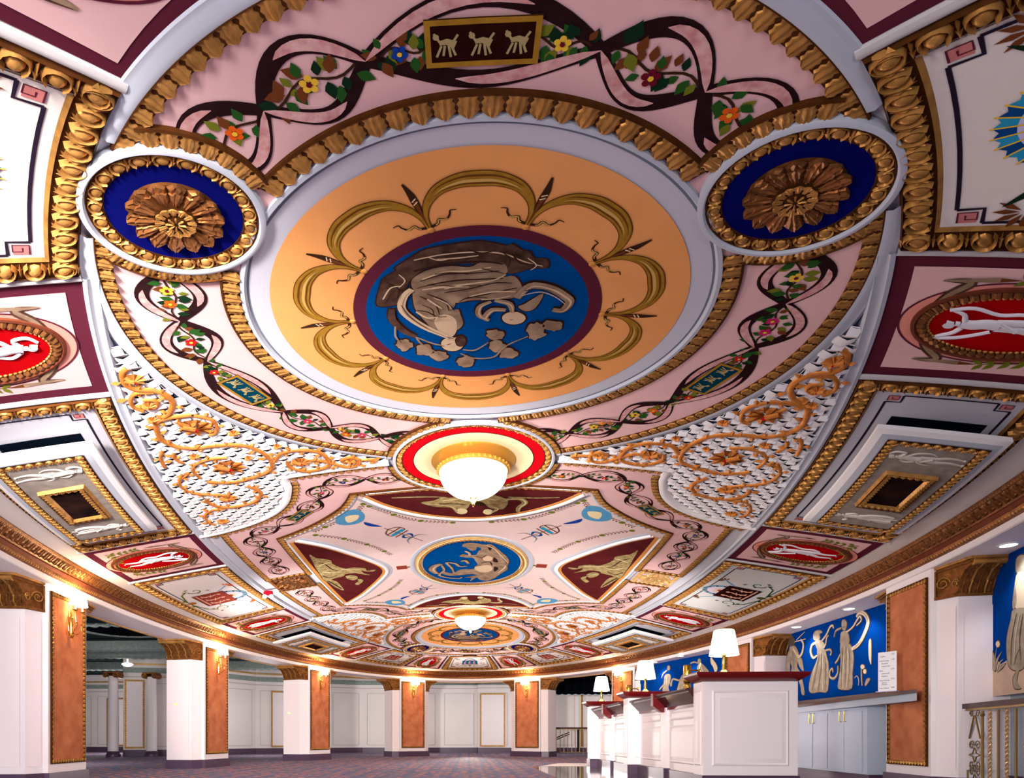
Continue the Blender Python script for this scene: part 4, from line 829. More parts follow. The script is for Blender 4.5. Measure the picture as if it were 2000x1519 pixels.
def key_line(c, T, d):
    mb = MB(c.map); w, h = c.Lu / 2 - d, c.Lv - d; k = .035; e = .006
    for i, sd in enumerate(([(-w + k, d), (w - k, d)], [(w, d + k), (w, h - k)], [(w - k, h), (-w + k, h)], [(-w, h - k), (-w, d + k)])):
        mb.band(resample(sd, .05), e, .0105, 'key_line')
    for su in (-1, 1):
        for q, dq in ((d, 1), (h, -1)):
            x, y = su * w, q; a = su * k
            mb.band([(x - a, y), (x - a, y + dq * k), (x, y + dq * k)], e, .0107, 'key_line')
            cx, cy = x - a * .42, y + dq * k * .42; r = k * .36
            mb.fill([(cx - r, cy - r), (cx + r, cy - r), (cx + r, cy + r), (cx - r, cy + r)], .0105, 'key_red')
            mb.band([(cx - r, cy - r), (cx + r, cy - r), (cx + r, cy + r), (cx - r * .4, cy + r), (cx - r * .4, cy - r * .2), (cx + r * .4, cy - r * .2)], .003, .0112, 'maroon')
    mb.build('key_border', T, 'dark line border with square fret corners')
def painted(c, T, tab, cols, big=1., qf=.52):
    """fan, framed tablet, scrolls and bird sprays"""
    H = c.Lv; k = big * min(H / .47, c.Lu / .62); q0 = H * qf
    mb = MB(c.map); w, h = .115 * k, .085 * k
    mb.fill([(-w, q0 - h), (w, q0 - h), (w, q0 + h), (-w, q0 + h)], .012, tab)
    mb.band([(-w, q0 - h), (w, q0 - h), (w, q0 + h), (-w, q0 + h), (-w, q0 - h)], .004, .0125, 'stem')
    for i in range(3):
        x = (-.6 + .6 * i) * w; mb.band(smooth([(x, q0 + h * .6), (x + .01, q0), (x - .005, q0 - h * .4)], 4), lambda u: .018 * k * (1 - .5 * u), .0132, 'tablet_pale'); mb.band([(x - .02 * k, q0 + h * .55), (x + .022 * k, q0 + h * .3)], .008 * k, .0133, 'tablet_pale'); mb.band([(x - .015 * k, q0 - h * .1), (x + .03 * k, q0 + h * .12)], .006 * k, .0133, 'tablet_pale'); mb.disc((x, q0 - h * .55), .012 * k, .0134, 'tablet_pale', 8, k=1)
    mb.band([(-w * .9, q0 + h * .78), (w * .9, q0 + h * .78)], .010 * k, .0132, 'tablet_pale'); mb.build('tablet', T, 'framed tablet with small figures')
    mb = MB(c.map); fc = (0, q0 - h); R = .10 * k; n = 13
    for i in range(n):
        a0, a1 = -pi + pi * i / n, -pi + pi * (i + 1) / n; am = (a0 + a1) / 2
        P = lambda r, a: (fc[0] + r * cos(a), fc[1] + r * sin(a))
        mb.fill([P(.2 * R, a0), P(.72 * R, a0), P(.72 * R, a1), P(.2 * R, a1)], .0112, 'fan_lilac')
        mb.fill([P(.72 * R, a0), P(1. * R, a0), P(.92 * R, am), P(1. * R, a1), P(.72 * R, a1)], .0115, 'fan_blue' if i % 2 else 'fan_teal')
        mb.band([P(.2 * R, a0), P(R * 1.04, a0)], .003 * k, .012, 'flower_yellow')
    mb.disc(fc, R * .2, .0118, 'tablet_brick', 10, k=1); mb.build('fan', T, 'half round blue and lilac fan')
    mb = MB(c.map)
    for s in (-1, 1):
        x0 = s * .20 * k; y0 = q0 + .03 * k; sp = [(x0 + s * .055 * k * (1 - .07 * i) * cos(.62 * i), y0 + .05 * k * (1 - .07 * i) * sin(.62 * i)) for i in range(13)]
        mb.band([(s * .03 * k, q0 + h + .06 * k), (s * .10 * k, q0 + h + .045 * k), (s * .17 * k, q0 + h + .03 * k)] + sp[2:], lambda u: .009 * k * (1 - .5 * u), .0115, cols[0])
        for a in (0.4, 1.7, 3.0, 4.4): mb.add([mb.map(z[0], z[1], .0118) for z in petal((x0 + s * .05 * k * cos(a), y0 + .045 * k * sin(a)), .032 * k, a + .8, .4)], [[0, 1, 2, 3]], cols[1])
        sx_, sy_ = s * .19 * k, q0 - h - .045 * k
        for a in range(5): mb.add([mb.map(z[0], z[1], .0118) for z in petal((sx_, sy_), .045 * k, (-pi / 2 + s * .5) + (a - 2) * .55, .22)], [[0, 1, 2, 3]], cols[2])
        mb.band(smooth([(sx_, sy_), (s * .15 * k, q0 - h - .01 * k), (s * .125 * k, q0 - h + .02 * k)], 5), .006 * k, .0115, 'fan_blue')
        mb.add([mb.map(z[0], z[1], .0116) for z in petal((s * .03 * k, q0 + h + .055 * k), .05 * k, .3 if s > 0 else pi - .3, .35)], [[0, 1, 2, 3]], cols[1])
    mb.disc((0, q0 + h + .045 * k), .022 * k, .0118, cols[0], 14, k=1); mb.band([(0, q0 + h + .03 * k), (0, q0 + h + .085 * k)], lambda u: .02 * k * (1 - .7 * u), .0118, cols[2])
    mb.build('scroll_ornament', T, 'curling leaf scrolls and sprays')
def relief_figure(mb, c, x, y, sc, m, off, pose=0, flip=1):
    """standing draped figure in low relief; feet outward, head inward; (x,y) centre in cell coords"""
    P = lambda a, b: (x + flip * a * sc, y + (.5 - b) * sc)
    def limb(pts, r0, r1, h=.014):
        q = smooth([P(*p) for p in pts], 4); mb.tube(q, lambda u: (r0 + (r1 - r0) * u) * 2 * sc, h / (max(r0, r1) * 2 * sc) , off, m)
    limb([(.0, .86), (.01, .76), (-.01, .66), (.0, .56)], .062, .070, .018)
    limb([(.0, .90), (.005, .86)], .03, .03, .012)
    mb.disc(P(.012, .945), .047 * sc, off + .012, m, 12, k=1); limb([(.0, .98), (.02, .915)], .042, .036, .016)
    limb([(-.02, .58), (-.05, .36), (-.03, .20), (-.07, .02)], .062, .020); limb([(.03, .58), (.06, .38), (.12, .22), (.09, .04)], .060, .018)
    limb([(-.07, .02), (-.03, .0)], .02, .014, .01); limb([(.09, .04), (.13, .03)], .018, .012, .01)
    if pose == 0:
        limb([(.05, .83), (.15, .80), (.17, .92), (.08, 1.0)], .026, .016); limb([(-.05, .83), (-.13, .74), (-.10, .62)], .026, .016)
        limb([(.05, .74), (.16, .66), (.20, .50), (.14, .40)], .03, .012, .010); limb([(-.05, .60), (-.16, .52), (-.18, .40)], .04, .010, .010)
    elif pose == 1:
        limb([(.05, .83), (.14, .88), (.20, .98), (.24, 1.02)], .026, .014); limb([(-.05, .83), (-.14, .86), (-.2, .96)], .026, .014)
        limb([(-.20, .98), (-.24, .80), (-.16, .60), (-.18, .42), (-.11, .30)], .02, .02, .010); limb([(.24, 1.0), (.22, .84), (.16, .7), (.1, .6)], .02, .02, .010)
    else:
        limb([(.05, .83), (.15, .75), (.22, .80)], .026, .016); limb([(-.05, .83), (-.12, .72), (-.04, .62)], .026, .016)
        limb([(-.03, .62), (-.12, .45), (-.16, .24), (-.12, .12)], .05, .045, .014); limb([(.04, .62), (.03, .42), (.04, .2), (.02, .1)], .05, .05, .015)
    limb([(-.05, .56), (.0, .50), (.06, .42)], .03, .03, .020)
def oval(c, T, pose):
    mb = MB(c.map); field(mb, c, .011, .006, 'maroon'); mb.build('border', T, 'maroon border')
    mb = MB(c.map); field(mb, c, .034 if c.a[0] > 60 else .044, .009, 'pink'); mb.build('field', T, 'pink field')
    H, W = c.Lv, c.Lu; o = (0, H * .53); ry, rx = H * .33, W * .215
    mb = MB(c.map)
    mb.fill(circ(o, rx + .040, 48, ry=ry + .050), .0105, 'pink_salmon'); mb.band(circ(o, rx + .040, 60, ry=ry + .050), .0045, .0115, 'maroon', True)
    mb.build('salmon_oval', T, 'salmon band round the oval')
    mb = MB(c.map); E = circ(o, rx + .028, 64, ry=ry + .028)
    mb.sweep(E, [(0, .010), (0, .022), (.006, .026), (.010, .016), (.028, .013)], 'bronze_red', True); mb.motif(circ(o, rx + .018, 64, ry=ry + .018), .018, .018, TONGUE, 'bronze_gold', .015, True, .8)
    mb.motif(circ(o, rx + .001, 64, ry=ry + .001), .011, .007, BEAD, 'gold', .015, True); mb.build('gilt_moulding', T, 'oval gilt frame')
    mb = MB(c.map); mb.disc(o, rx, .0125, 'red', 48, ry=ry / rx, k=3); mb.build('ground', T, 'red ground')
    mb = MB(c.map); relief_figure(mb, c, o[0], o[1], ry * 1.62, 'cameo', .0125, pose, 1 if pose != 1 else -1); mb.build('cameo_figure', T, 'white dancing figure')
    mb = MB(c.map); w = W / 2 - .062
    for s in (-1, 1):
        # inner corners: drapery and torch; outer corners: leaf spray
        mb.band(smooth([(s * .02, .07), (s * W * .20, .10), (s * W * .30, .13), (s * w * .86, .085)], 5), lambda u: .004 + .020 * sin(pi * u), .0125, 'stone_d'); mb.band(smooth([(s * .02, .07), (s * W * .20, .10), (s * W * .30, .13), (s * w * .86, .085)], 5), lambda u: .002 + .010 * sin(pi * u), .0135, 'stone_m')
        mb.band([(s * w * .86, .085), (s * w * .90, H * .42)], lambda u: .005 + .010 * u, .0125, 'stone_m'); mb.band([(s * w * .90, H * .42), (s * w * .91, H * .50)], lambda u: .012 * (1 - u) + .001, .0127, 'leaf_brown')
        b = (s * w * .90, H - .075)
        for path in ([b, (b[0] - s * .05, b[1] - .02), (b[0] - s * .12, b[1] - .012)], [b, (b[0] - s * .01, b[1] - .06), (b[0] - s * .0, b[1] - .12)]):
            q = smooth(path, 5); mb.band(q, .003, .0125, 'leaf_olive')
            for i in range(2, len(q), 2):
                for sd in (-1, 1): mb.add([mb.map(z[0], z[1], .013) for z in leaf8(q[i], .026, atan2(q[i][1] - q[i - 1][1], q[i][0] - q[i - 1][0]) + sd * .8, .45)], L8, 'leaf_olive')
    mb.disc((0, .068), .012, .014, 'tan_line', 12, k=1); mb.disc((0, .068), .005, .0145, 'maroon', 8, k=1); mb.build('painted_trim', T, 'painted drapery, torches and leaf sprays')
def shift(mp, dz): return lambda x, t, o=0.: mp(x, t, o + dz)
def vent(c, T):
    egg_frame(c, T); mb = MB(c.map); field(mb, c, .05, .008, 'ceiling_grey'); mb.build('field', T, 'pale grey field'); key_line(c, T, .085)
    # hanging panel that hides an air opening
    x0, x1 = -.33 * c.Lu, .33 * c.Lu; y0, y1 = .085, c.Lv - .055; dz = .150
    mb = MB(c.map); ea, eb = (.05, .012) if c.st < 0 else (.012, .05); ey = .035 if c.st < 0 else .012; mb.fill([(x0 + ea, y0 + ey), (x1 - eb, y0 + ey), (x1 - eb, y1 - .05), (x0 + ea, y1 - .05)], .0095, 'dark_void', .12)
    mb.build('air_opening', T, 'black air opening above the hanging panel')
    R = lambda d, n=8: [(x0 + d + (x1 - x0 - 2 * d) * i / n, y0 + d) for i in range(n)] + [(x1 - d, y0 + d + (y1 - y0 - 2 * d) * i / n) for i in range(n)] + [(x1 - d - (x1 - x0 - 2 * d) * i / n, y1 - d) for i in range(n)] + [(x0 + d, y1 - d - (y1 - y0 - 2 * d) * i / n) for i in range(n)]
    mb = MB(c.map); strip(mb, R(.012), R(.0), dz - .075, dz - .062, 'rib_white'); strip(mb, R(0), R(-.002), dz - .062, dz - .03, 'rib_white'); strip(mb, R(-.002), R(.014), dz - .03, dz - .012, 'rib_white'); strip(mb, R(.014), R(.030), dz - .012, dz, 'rib_grey'); strip(mb, R(.03), R(.036), dz, dz, 'rib_grey')
    w_, h_ = (x1 - x0) / 2, (y1 - y0); top = [c.map(*p, dz - .075) for p in R(.012)]
    mb.add(top, [list(range(len(top)))], 'rib_white'); mb.build('hanging_panel', T, 'white moulded tray edge')
    mb = MB(c.map); strip(mb, R(.032), R(.058), dz + .004, dz + .002, 'gold_dark')
    n = 8; cor_ = [R(.035)[k * n] for k in range(4)]
    for k in range(4): mb.motif([cor_[k], cor_[(k + 1) % 4]], .026, .023, EGG, 'gold', dz + .006, False, .7)
    mb.build('egg_moulding', T, 'gilded egg frame of the hanging panel')
    mb = MB(c.map); l = R(.056); mb.add([c.map(*p, dz + .003) for p in l], [list(range(len(l)))], 'gilt_l' if 0 else 'stone_field'); mb.build('panel_field', T, 'mottled greige field')
    cx_, cy_ = (x0 + x1) / 2, (y0 + y1) / 2; a, b_ = (x1 - x0) * .155, (y1 - y0) * .145
    mb = MB(c.map)
    for d, o0, o1 in ((.0, .006, .030), (.012, .030, .030), (.024, .030, .012)): pass
    Q = lambda d: [(cx_ - a - d, cy_ - b_ - d), (cx_ + a + d, cy_ - b_ - d), (cx_ + a + d, cy_ + b_ + d), (cx_ - a - d, cy_ + b_ + d)]
    strip(mb, Q(.024), Q(.021), dz + .002, dz + .034, 'gold'); strip(mb, Q(.021), Q(.006), dz + .034, dz + .020, 'gold_dark'); strip(mb, Q(.006), Q(0), dz + .03, dz + .004, 'gold')
    q = Q(.021)
    for k in range(4): mb.motif([q[k], q[(k + 1) % 4]], .018, .018, LEAF, 'gold', dz + .026, False, .6)
    mb.build('picture_frame', T, 'gilt picture frame'); mb = MB(c.map); l = Q(.004); mb.add([c.map(*p, dz + .006) for p in l], [[0, 1, 2, 3]], 'picture_dark'); mb.build('picture', T, 'dark murky little painting')
    for s in (-1, 1):
        mb = MB(shift(sub(c.map, cx_ + s * (a + .040 + .5 * ((x1 - x0) / 2 - .060 - a - .03)), cy_, 1, 0), 0)); relief_figure(mb, c, 0, 0, (y1 - y0) * .62, 'cameo_dim', dz + .003, 0 if s > 0 else 2, s); mb.build('cameo_figure', T, 'faint pale relief figure')
mat('stone_field', (164, 152, 140), .6, rgb2=(140, 130, 122), vs=14); mat('picture_dark', (54, 34, 30), .4, rgb2=(26, 18, 20), vs=5); mat('cameo_dim', (206, 196, 186), .6)
GRN = ('leaf_green', 'leaf_dark', 'leaf_brown'); GLD = ('leaf_olive', 'leaf_olive', 'flower_orange')
def coffer(kind, a, b, sx, st, name, lab, group, **kw):
    c = Cell(a, b, sx, st)
    T = thing(name, lab, 'ceiling coffer', c.map(0, c.Lv / 2, .05), group)
    if kind == 'paint':
        egg_frame(c, T); mb = MB(c.map); field(mb, c, .05, .008, kw.get('ground', 'ceiling_cream')); mb.build('field', T, 'pale field'); key_line(c, T, kw.get('d', .085)); painted(c, T, kw['tab'], kw['cols'], kw.get('big', 1.), kw.get('qf', .52))
        if kw.get('leaf'):
            H, W = c.Lv, c.Lu
            for s in (-1, 1):
                mb = MB(c.map); q = smooth([(s * W * .15, H * .55), (s * W * .22, H * .46), (s * W * .30, H * .34)], 6); mb.band(q, lambda u: .016 * sin(pi * (u * .85 + .15)), .0125, 'leaf_dark')
                mb.build('long_leaf', T, 'long dark green leaf')
    elif kind == 'oval': oval(c, T, kw.get('pose', 0))
    else: vent(c, T)
    # plain white rib along the start edge
    for u_ in (0, 1):
        mb = MB(D); p = [c.pt(u_, v / 8) for v in range(9)]; mb.tube(p, .018, .020, .004, 'rib_white', seg=5); mb.build('rib', T, 'white rib')
SIDE = {-1: 'left', 1: 'right'}; OV = 'pink coffers with red ovals'; PA = 'painted coffers with fan and tablet'; VE = 'coffers with hanging picture panels'
mat('cool_field', (206, 206, 204), .6)
for sx in (-1, 1):
    s = SIDE[sx]
    coffer('paint', (-9.6, -9.5), (9.6, 9.5), sx, 1, 'painted_coffer', 'cream coffer with fan, %s tablet and %s scrolls, middle of the %s side' % (('brick red', 'gold', s) if sx < 0 else ('dark brown', 'green', s)), PA, tab='tablet_brick' if sx < 0 else 'tablet_brown', cols=GLD if sx < 0 else GRN, ground='ceiling_cream' if sx < 0 else 'cool_field')
    for st in (-1, 1):
        d = 'toward the camera' if st < 0 else 'toward the far end'
        coffer('oval', PHI[1], PHI[2], sx, st, 'oval_coffer', 'red oval coffer directly %s the middle fan coffer, %s side' % ('in front of' if st < 0 else 'beyond', s), OV, pose=1 if st < 0 else 2)
        coffer('vent', PHI[2], PHI[3], sx, st, 'hanging_panel_coffer', 'grey coffer with hanging panel and dark framed picture, %s, %s side' % (d, s), VE)
        coffer('oval', PHI[3], PHI[4], sx, st, 'oval_coffer', ('large pink coffer, white figure on red oval, at the %s picture edge' % s) if st < 0 else ('pink coffer with white dancer on a red oval just beyond the far %s hanging panel' % s), OV, pose=0 if sx < 0 else 1)
        if st < 0:
            coffer('paint', PHI[4], PHI[5], sx, st, 'painted_coffer', 'large %s coffer with square fret corners beside the near %s rosette' % ('white' if sx < 0 else 'cool grey', s), PA, tab='tablet_brick', cols=GRN, d=.075, leaf=True, big=1.15, qf=.74)
        else:
            coffer('paint', PHI[4], PHI[5], sx, st, 'painted_coffer', 'small cream coffer with brick tablet between two red ovals at the far %s' % s, PA, tab='tablet_brick', cols=GRN, big=.85)
        coffer('oval', PHI[5], PHI[6], sx, st, 'oval_coffer', ('pink coffer with maroon border and painted torch at the top %s corner of the picture' % s) if st < 0 else ('pink coffer with white dancer on a red oval, %s of the far blue tablet coffer' % s), OV, pose=2 if sx < 0 else 1)
coffer('paint', (80, 79), (100, 101), 1, 1, 'painted_coffer', 'cream coffer with blue tablet and green scrolls, centre of the far end', PA, tab='tablet_blue', cols=GRN, big=.8)
# PHI beyond 90 needs cos < 0, handled by the same formula

# ------------------------------------------------------------------ cornice and frieze ring
def EW(A, B, a0, a1, n): return circ((0, 0), A, n, a0, a1, ry=B)
def ringmap(): return lambda x, t, z=0.: W3(x, t, z)
a0, a1 = radians(-62), radians(242)
wall = EW(1.865, 3.635, a0, a1, 220)          # inward normal is the left-hand side
mb = MB(ringmap())
# profile (inward distance, height above camera in plan units)
mb.sweep(wall, [(.075, .765), (.075, .757), (.066, .748), (.062, .752), (.030, .728), (.026, .722)], 'bronze_gold')
mb.sweep(wall, [(.026, .722), (.028, .716), (.020, .704), (.018, .704)], 'bronze_red')
mb.sweep(wall, [(.018, .704), (.016, .692), (.004, .684), (.0, .684)], 'bronze_gold')
# acanthus leaves along the cove, bead row below
def cove(u, v, w0, w1, path, pitch, mo, m, lift):
    p = resample(path, pitch); nn = normals(p); mv, mf = mo
    for i in range(len(p) - 1):
        a, b = p[i], p[i + 1]; c = ((a[0] + b[0]) / 2, (a[1] + b[1]) / 2); tx, ty = b[0] - a[0], b[1] - a[1]; n = nn[i]; vs = []
        for (q, r, h) in mv:
            d = w0[0] + (w1[0] - w0[0]) * r; z = w0[1] + (w1[1] - w0[1]) * r
            nl = hypot(w1[0] - w0[0], w1[1] - w0[1]); nd, nz = -(w1[1] - w0[1]) / nl, (w1[0] - w0[0]) / nl
            if nz > 0: nd, nz = -nd, -nz
            hh = h * nl * lift; d += nd * hh; z += nz * hh
            vs.append(W3(c[0] + tx * q + n[0] * d, c[1] + ty * q + n[1] * d, z))
        mb.add(vs, mf, m)
cove(0, 0, (.060, .750), (.030, .728), wall, .040, LEAF, 'bronze_gold', .55)
cove(0, 0, (.072, .756), (.062, .749), wall, .016, BEAD, 'gold', .5)
cove(0, 0, (.016, .700), (.008, .688), wall, .018, BEAD, 'gold', .8)
mb.build('trim_1', kind='structure')
mb = MB(ringmap())
mb.sweep(wall, [(0, .690), (0, .660), (-.20, .660), (-.20, 1.05)], 'white_paint')
mb.sweep(wall, [(.004, .684), (.004, .662), (.0, .661)], 'white_paint')
mb.sweep(wall, [(-.19, .662), (-.19, .655), (-.20, .653), (-.215, .66)], 'gold_pale')
mb.build('wall_frieze', kind='structure')

# ------------------------------------------------------------------ columns
def column(x, t, label, sconce=None, dep=.24, group='columns with orange panels round the oval hall'):
    nx, nt = -x / 1.88 ** 2, -t / 3.66 ** 2; l = hypot(nx, nt); N = (nx / l, nt / l); Tt = (N[1], -N[0])   # a: to the viewer's right when facing the column
    Tt = (-N[1], N[0])
    def L(a, b, z): return W3(x + Tt[0] * a + N[0] * b, t + Tt[1] * a + N[1] * b, z)
    def LM(a, z, o=0.): return L(a, o / S, z)                # wall map on the front face
    T = thing('column', label, 'column', L(0, -.1, -.209), group)
    top = .665; fl = -.209
    prof = [(-.165, 0), (.165, 0), (.168, -.02), (.235, -.055), (.235, -dep), (-.235, -dep), (-.235, -.055), (-.168, -.02)]
    mb = MB()
    k = len(prof)
    for z0, z1, gr, m in ((fl, -.150, .010, 'plinth_purple'), (-.150, top, 0, 'white_paint')):
        pts = [(a * (1 + gr / .2), b + (gr if b > -.1 else 0)) for a, b in prof]
        vs = [L(a, b, z0) for a, b in pts] + [L(a, b, z1) for a, b in pts]; mb.add(vs, [[i, (i + 1) % k, k + (i + 1) % k, k + i] for i in range(k)] + [list(range(k, 2 * k))], m)
        if m == 'plinth_purple': mb.build('plinth', T, 'purple plinth'); mb = MB()
    mb.build('shaft', T, 'white painted shaft')
    mb = MB()
    for s in (-1, 1):
        for (p, q, m) in (((.176, -.022), (.229, -.050), 'white_paint'), ((.2365, -.075), (.2365, -dep + .025), 'white_paint')):
            P, Q = (s * p[0], p[1]), (s * q[0], q[1]); e = s * .0035
            for zz, dd in ((-.120, .50),):
                vs = [L(P[0] + e, P[1] + .002, zz), L(Q[0] + e, Q[1] + .002, zz), L(Q[0] + e, Q[1] + .002, dd), L(P[0] + e, P[1] + .002, dd)]
                mb.add(vs, [[0, 1, 2, 3]], 'panel_pink')
                ctr = (vs[0] + vs[2]) / 2; vs2 = [ctr + (v - ctr) * 1.0 + (L(0, .0, 0) - L(0, 0.003, 0)) * 1 for v in vs]
    mb.build('side_panel', T, 'pale pink inset side panel')
    mb = MB(LM); mb.fill([(-.135, -.100), (.135, -.100), (.135, .618), (-.135, .618)], .006, 'faux_orange'); mb.build('panel', T, 'mottled orange leather look panel')
    mb = MB(LM)
    for a, b in (((-.148, -.113), (.148, -.113)), ((.148, -.113), (.148, .632)), ((.148, .632), (-.148, .632)), ((-.148, .632), (-.148, -.113))):
        mb.sweep([a, b], [(0, 0), (0, .018), (.004, .022), (.008, .014), (.018, .008)], 'gold_dark'); mb.motif([a, b], .021, .019, LEAF, 'gold', .008, False, 1.2)
    mb.build('leaf_frame', T, 'gilded leaf frame')
    for s in (-1, 1):                                   # scrolled bracket capitals
        mb = MB(); z0, z1 = .545, .655
        body = [(.0, z0), (.012, z0 + .018), (.020, z0 + .045), (.050, z0 + .078), (.092, z0 + .092), (.100, z1)]
        base_a = .235
        V = []
        for (o, z) in body:
            V += [L(s * (base_a + o), -.048, z), L(s * (base_a + o), -dep + .005, z)]
        n = len(body)
        mb.add(V, [[2 * i, 2 * i + 1, 2 * i + 3, 2 * i + 2] for i in range(n - 1)], 'gold_cap')
        mb.add([L(s * .168, -.016, z0)] + [L(s * (base_a + o), -.048, z) for o, z in body] + [L(s * .168, -.016, z1)], [list(range(n + 2))], 'gold_cap')
        mb.add([L(s * .168, -.016, z1), L(s * (base_a + .10), -.046, z1), L(s * (base_a + .10), -dep + .005, z1), L(s * .168, -dep, z1)], [[0, 1, 2, 3]], 'gold_cap')
        # abacus, base fillet
        for za, zb, g in ((z1 - .004, z1 + .010, .106), (z0 - .010, z0 + .002, .006)):
            P = [(s * .166, -.010), (s * (base_a + g), -.036), (s * (base_a + g), -dep), (s * .166, -dep)]
            vs = [L(a, b, za) for a, b in P] + [L(a, b, zb) for a, b in P]; mb.add(vs, [[0, 1, 2, 3], [4, 5, 6, 7]] + [[i, (i + 1) % 4, 4 + (i + 1) % 4, 4 + i] for i in range(4)], 'gold' if za > .6 else 'gold_cap')
        # roll under the abacus and carved ribs on the jamb side
        mb.pipe([L(s * (base_a + .092), -.05 - (dep - .055) * i / 8, z1 - .012) for i in range(9)], lambda u: .030 + .006 * cos(u * 40), 'gold', 10)
        for i in range(7):
            b = -.062 - (dep - .082) * i / 6; mb.pipe([L(s * (base_a + o + .003), b, z) for o, z in body[:-1]], .012 if i % 2 else .008, 'gold' if i % 2 else 'gold_cap', 6)
            if i < 6:
                for j in range(1, 5):
                    o = body[j][0] * .5 + body[j - 1][0] * .5; z = (body[j][1] + body[j - 1][1]) / 2; p = L(s * (base_a + o + .002), b - (dep - .082) / 12, z); mb.sphere(p, .024, 'gold_cap', 6, (.5, 1, 1))
        # scroll relief on the front face
        F = lambda a, z, o: L(s * a, -.016 - (a - .168) / .067 * .032 * (1 if a < .235 else 1.) + o, z) if a < .235 else L(s * a, -.048 + o, z)
        for (ca, cz, r) in ((.196, z0 + .048, .026), (.240, z0 + .040, .018), (.225, z0 + .086, .015)):
            mb.pipe([F(ca + r * (1 - .055 * i) * cos(i * .7), cz + r * (1 - .055 * i) * sin(i * .7), .005) for i in range(14)], .008, 'gold', 6); mb.sphere(F(ca, cz, .004), r * 1.1, 'gold_cap', 8, (.8, .8, .8))
        mb.pipe([F(.170, z0, .004), F(.170, z1 - .008, .004)], .009, 'gold_cap', 6); mb.pipe([F(.172, z1 - .012, .004), F(base_a + .09, z1 - .012, .004)], .009, 'gold_cap', 6)
        mb.build('capital', T, 'gilded carved bracket capital')
    if sconce: make_sconce(L, sconce)
    return L
mat('panel_pink', (240, 226, 228), .55)
def make_sconce(L, label):
    T = thing('wall_sconce', label, 'wall lamp', L(0, .01, .47), 'two armed brass wall sconces')
    mb = MB()
    P = lambda a, b, z: L(a / S, .006 + b / S, .470 + z / S)
    mb.pipe([P(0, .02, .30 - .32 * i / 10) for i in range(11)], lambda u: .010 + .012 * sin(pi * u) ** 2, 'brass', 8)
    mb.pipe([P(.05 * sin(q), .012, .11 + .13 * cos(q)) for q in [k * 2 * pi / 20 for k in range(20)]], .006, 'brass', 6, True)
    mb.sphere(P(0, .03, -.03), .022, 'brass', 8); mb.sphere(P(0, .03, .20), .018, 'brass', 8)
    for a in (-.03, .03): mb.pipe([P(0, .02, -.02), P(a, .03, -.05), P(a * 1.6, .03, -.02), P(a * 1.2, .03, .0)], .005, 'brass', 6)
    mb.build('backplate', T, 'slender brass lyre backplate')
    for s in (-1, 1):
        mb = MB(); pa = [P(0, .03, .02), P(s * .04, .06, .0), P(s * .075, .10, .05), P(s * .060, .11, .12), P(s * .085, .11, .20), P(s * .085, .11, .27)]
        mb.pipe(pa, .006, 'brass', 8); mb.sphere(P(s * .062, .11, .13), .013, 'brass', 8); mb.lathe(P(s * .085, .11, .27), [(.006, 0), (.034, .012), (.036, .016), (.010, .014)], 'brass', 14); arm = mb.build('arm', T, 'curved brass arm')
        mb = MB(); mb.lathe(P(s * .085, .11, .282), [(.010, 0), (.010, .08), (.002, .085)], 'lamp_ivory', 10); mb.build('candle_sleeve', arm, 'ivory candle sleeve')
        mb = MB(); mb.lathe(P(s * .085, .11, .35), [(.062, .0), (.058, .04), (.046, .10)], 'sconce_glow', 20); mb.build('shade', arm, 'glowing small shade')
    light('bulb', 'POINT', P(0, .20, .42), 34, WARM, .07, parent=T)
mat('lamp_ivory', (250, 240, 220), .5, emit=((1, .9, .7), 1.0))
GC = 'columns with orange panels round the oval hall'
L1 = column(-1.83, -.83, 'nearest left column, orange panel and glowing brass sconce at the left edge', sconce='brass sconce on the nearest left column, largest and brightest')
L2 = column(-1.82, .82, 'second left column, white side with small brass plate and orange panel', sconce='brass sconce on the second column from the left')
L3 = column(-1.42, 2.27, 'third left column, standing between the two far aisle openings', sconce='brass sconce on the third column from the left')
column(-.64, 3.44, 'far column left of the wide far opening', sconce='brass sconce on the far column left of centre')
column(.64, 3.44, 'far column right of the wide far opening, beside the small railing', sconce='brass sconce on the far column right of centre')
column(1.46, 2.46, 'column behind the bar lamps with a lit sconce, right side', sconce='brass sconce on the column behind the bar lamps')
column(1.83, .78, 'column between the two blue murals behind the bar', dep=.235)
column(1.81, -.905, 'nearest right column, tall orange panel behind the menu card', dep=.235)
# ------------------------------------------------------------------ floor, outer walls, aisle
FZ = -.209; F = HC + FZ * S
def P3(x, Y, z): return (x * S, Y * S, HC + z * S)           # plan x, distance Y from the camera
mb = MB(); mb.quad((-19, -4, 0), (9, -4, 0), (9, 28, 0), (-19, 28, 0), 'carpet'); mb.build('floor', kind='structure')
mb = MB(); mb.quad((.44 * S, 1.2 * S, .004), (2.2 * S, 1.2 * S, .004), (2.2 * S, 4.56 * S, .004), (.44 * S, 4.56 * S, .004), 'marble_floor')
mb.quad((.5 * S, 4.58 * S, .005), (1.5 * S, 4.58 * S, .005), (1.5 * S, 5.15 * S, .005), (.72 * S, 5.15 * S, .005), 'rib_white'); mb.build('floor_marble', kind='structure')  # pale strip paints a bright light reflection onto the floor
poly = [(-6.5, -4.2), (-6.5, 5.6), (-3.95, 5.6), (-3.92, 3.32), (-3.4, 3.46), (-2.8, 4.48), (-1.5, 5.12), (.12, 5.2), (.12, 5.12), (1.5, 5.12), (3.0, 5.1), (3.0, 2.4)]
mb = MB(); mc = MB(); mz = MB()
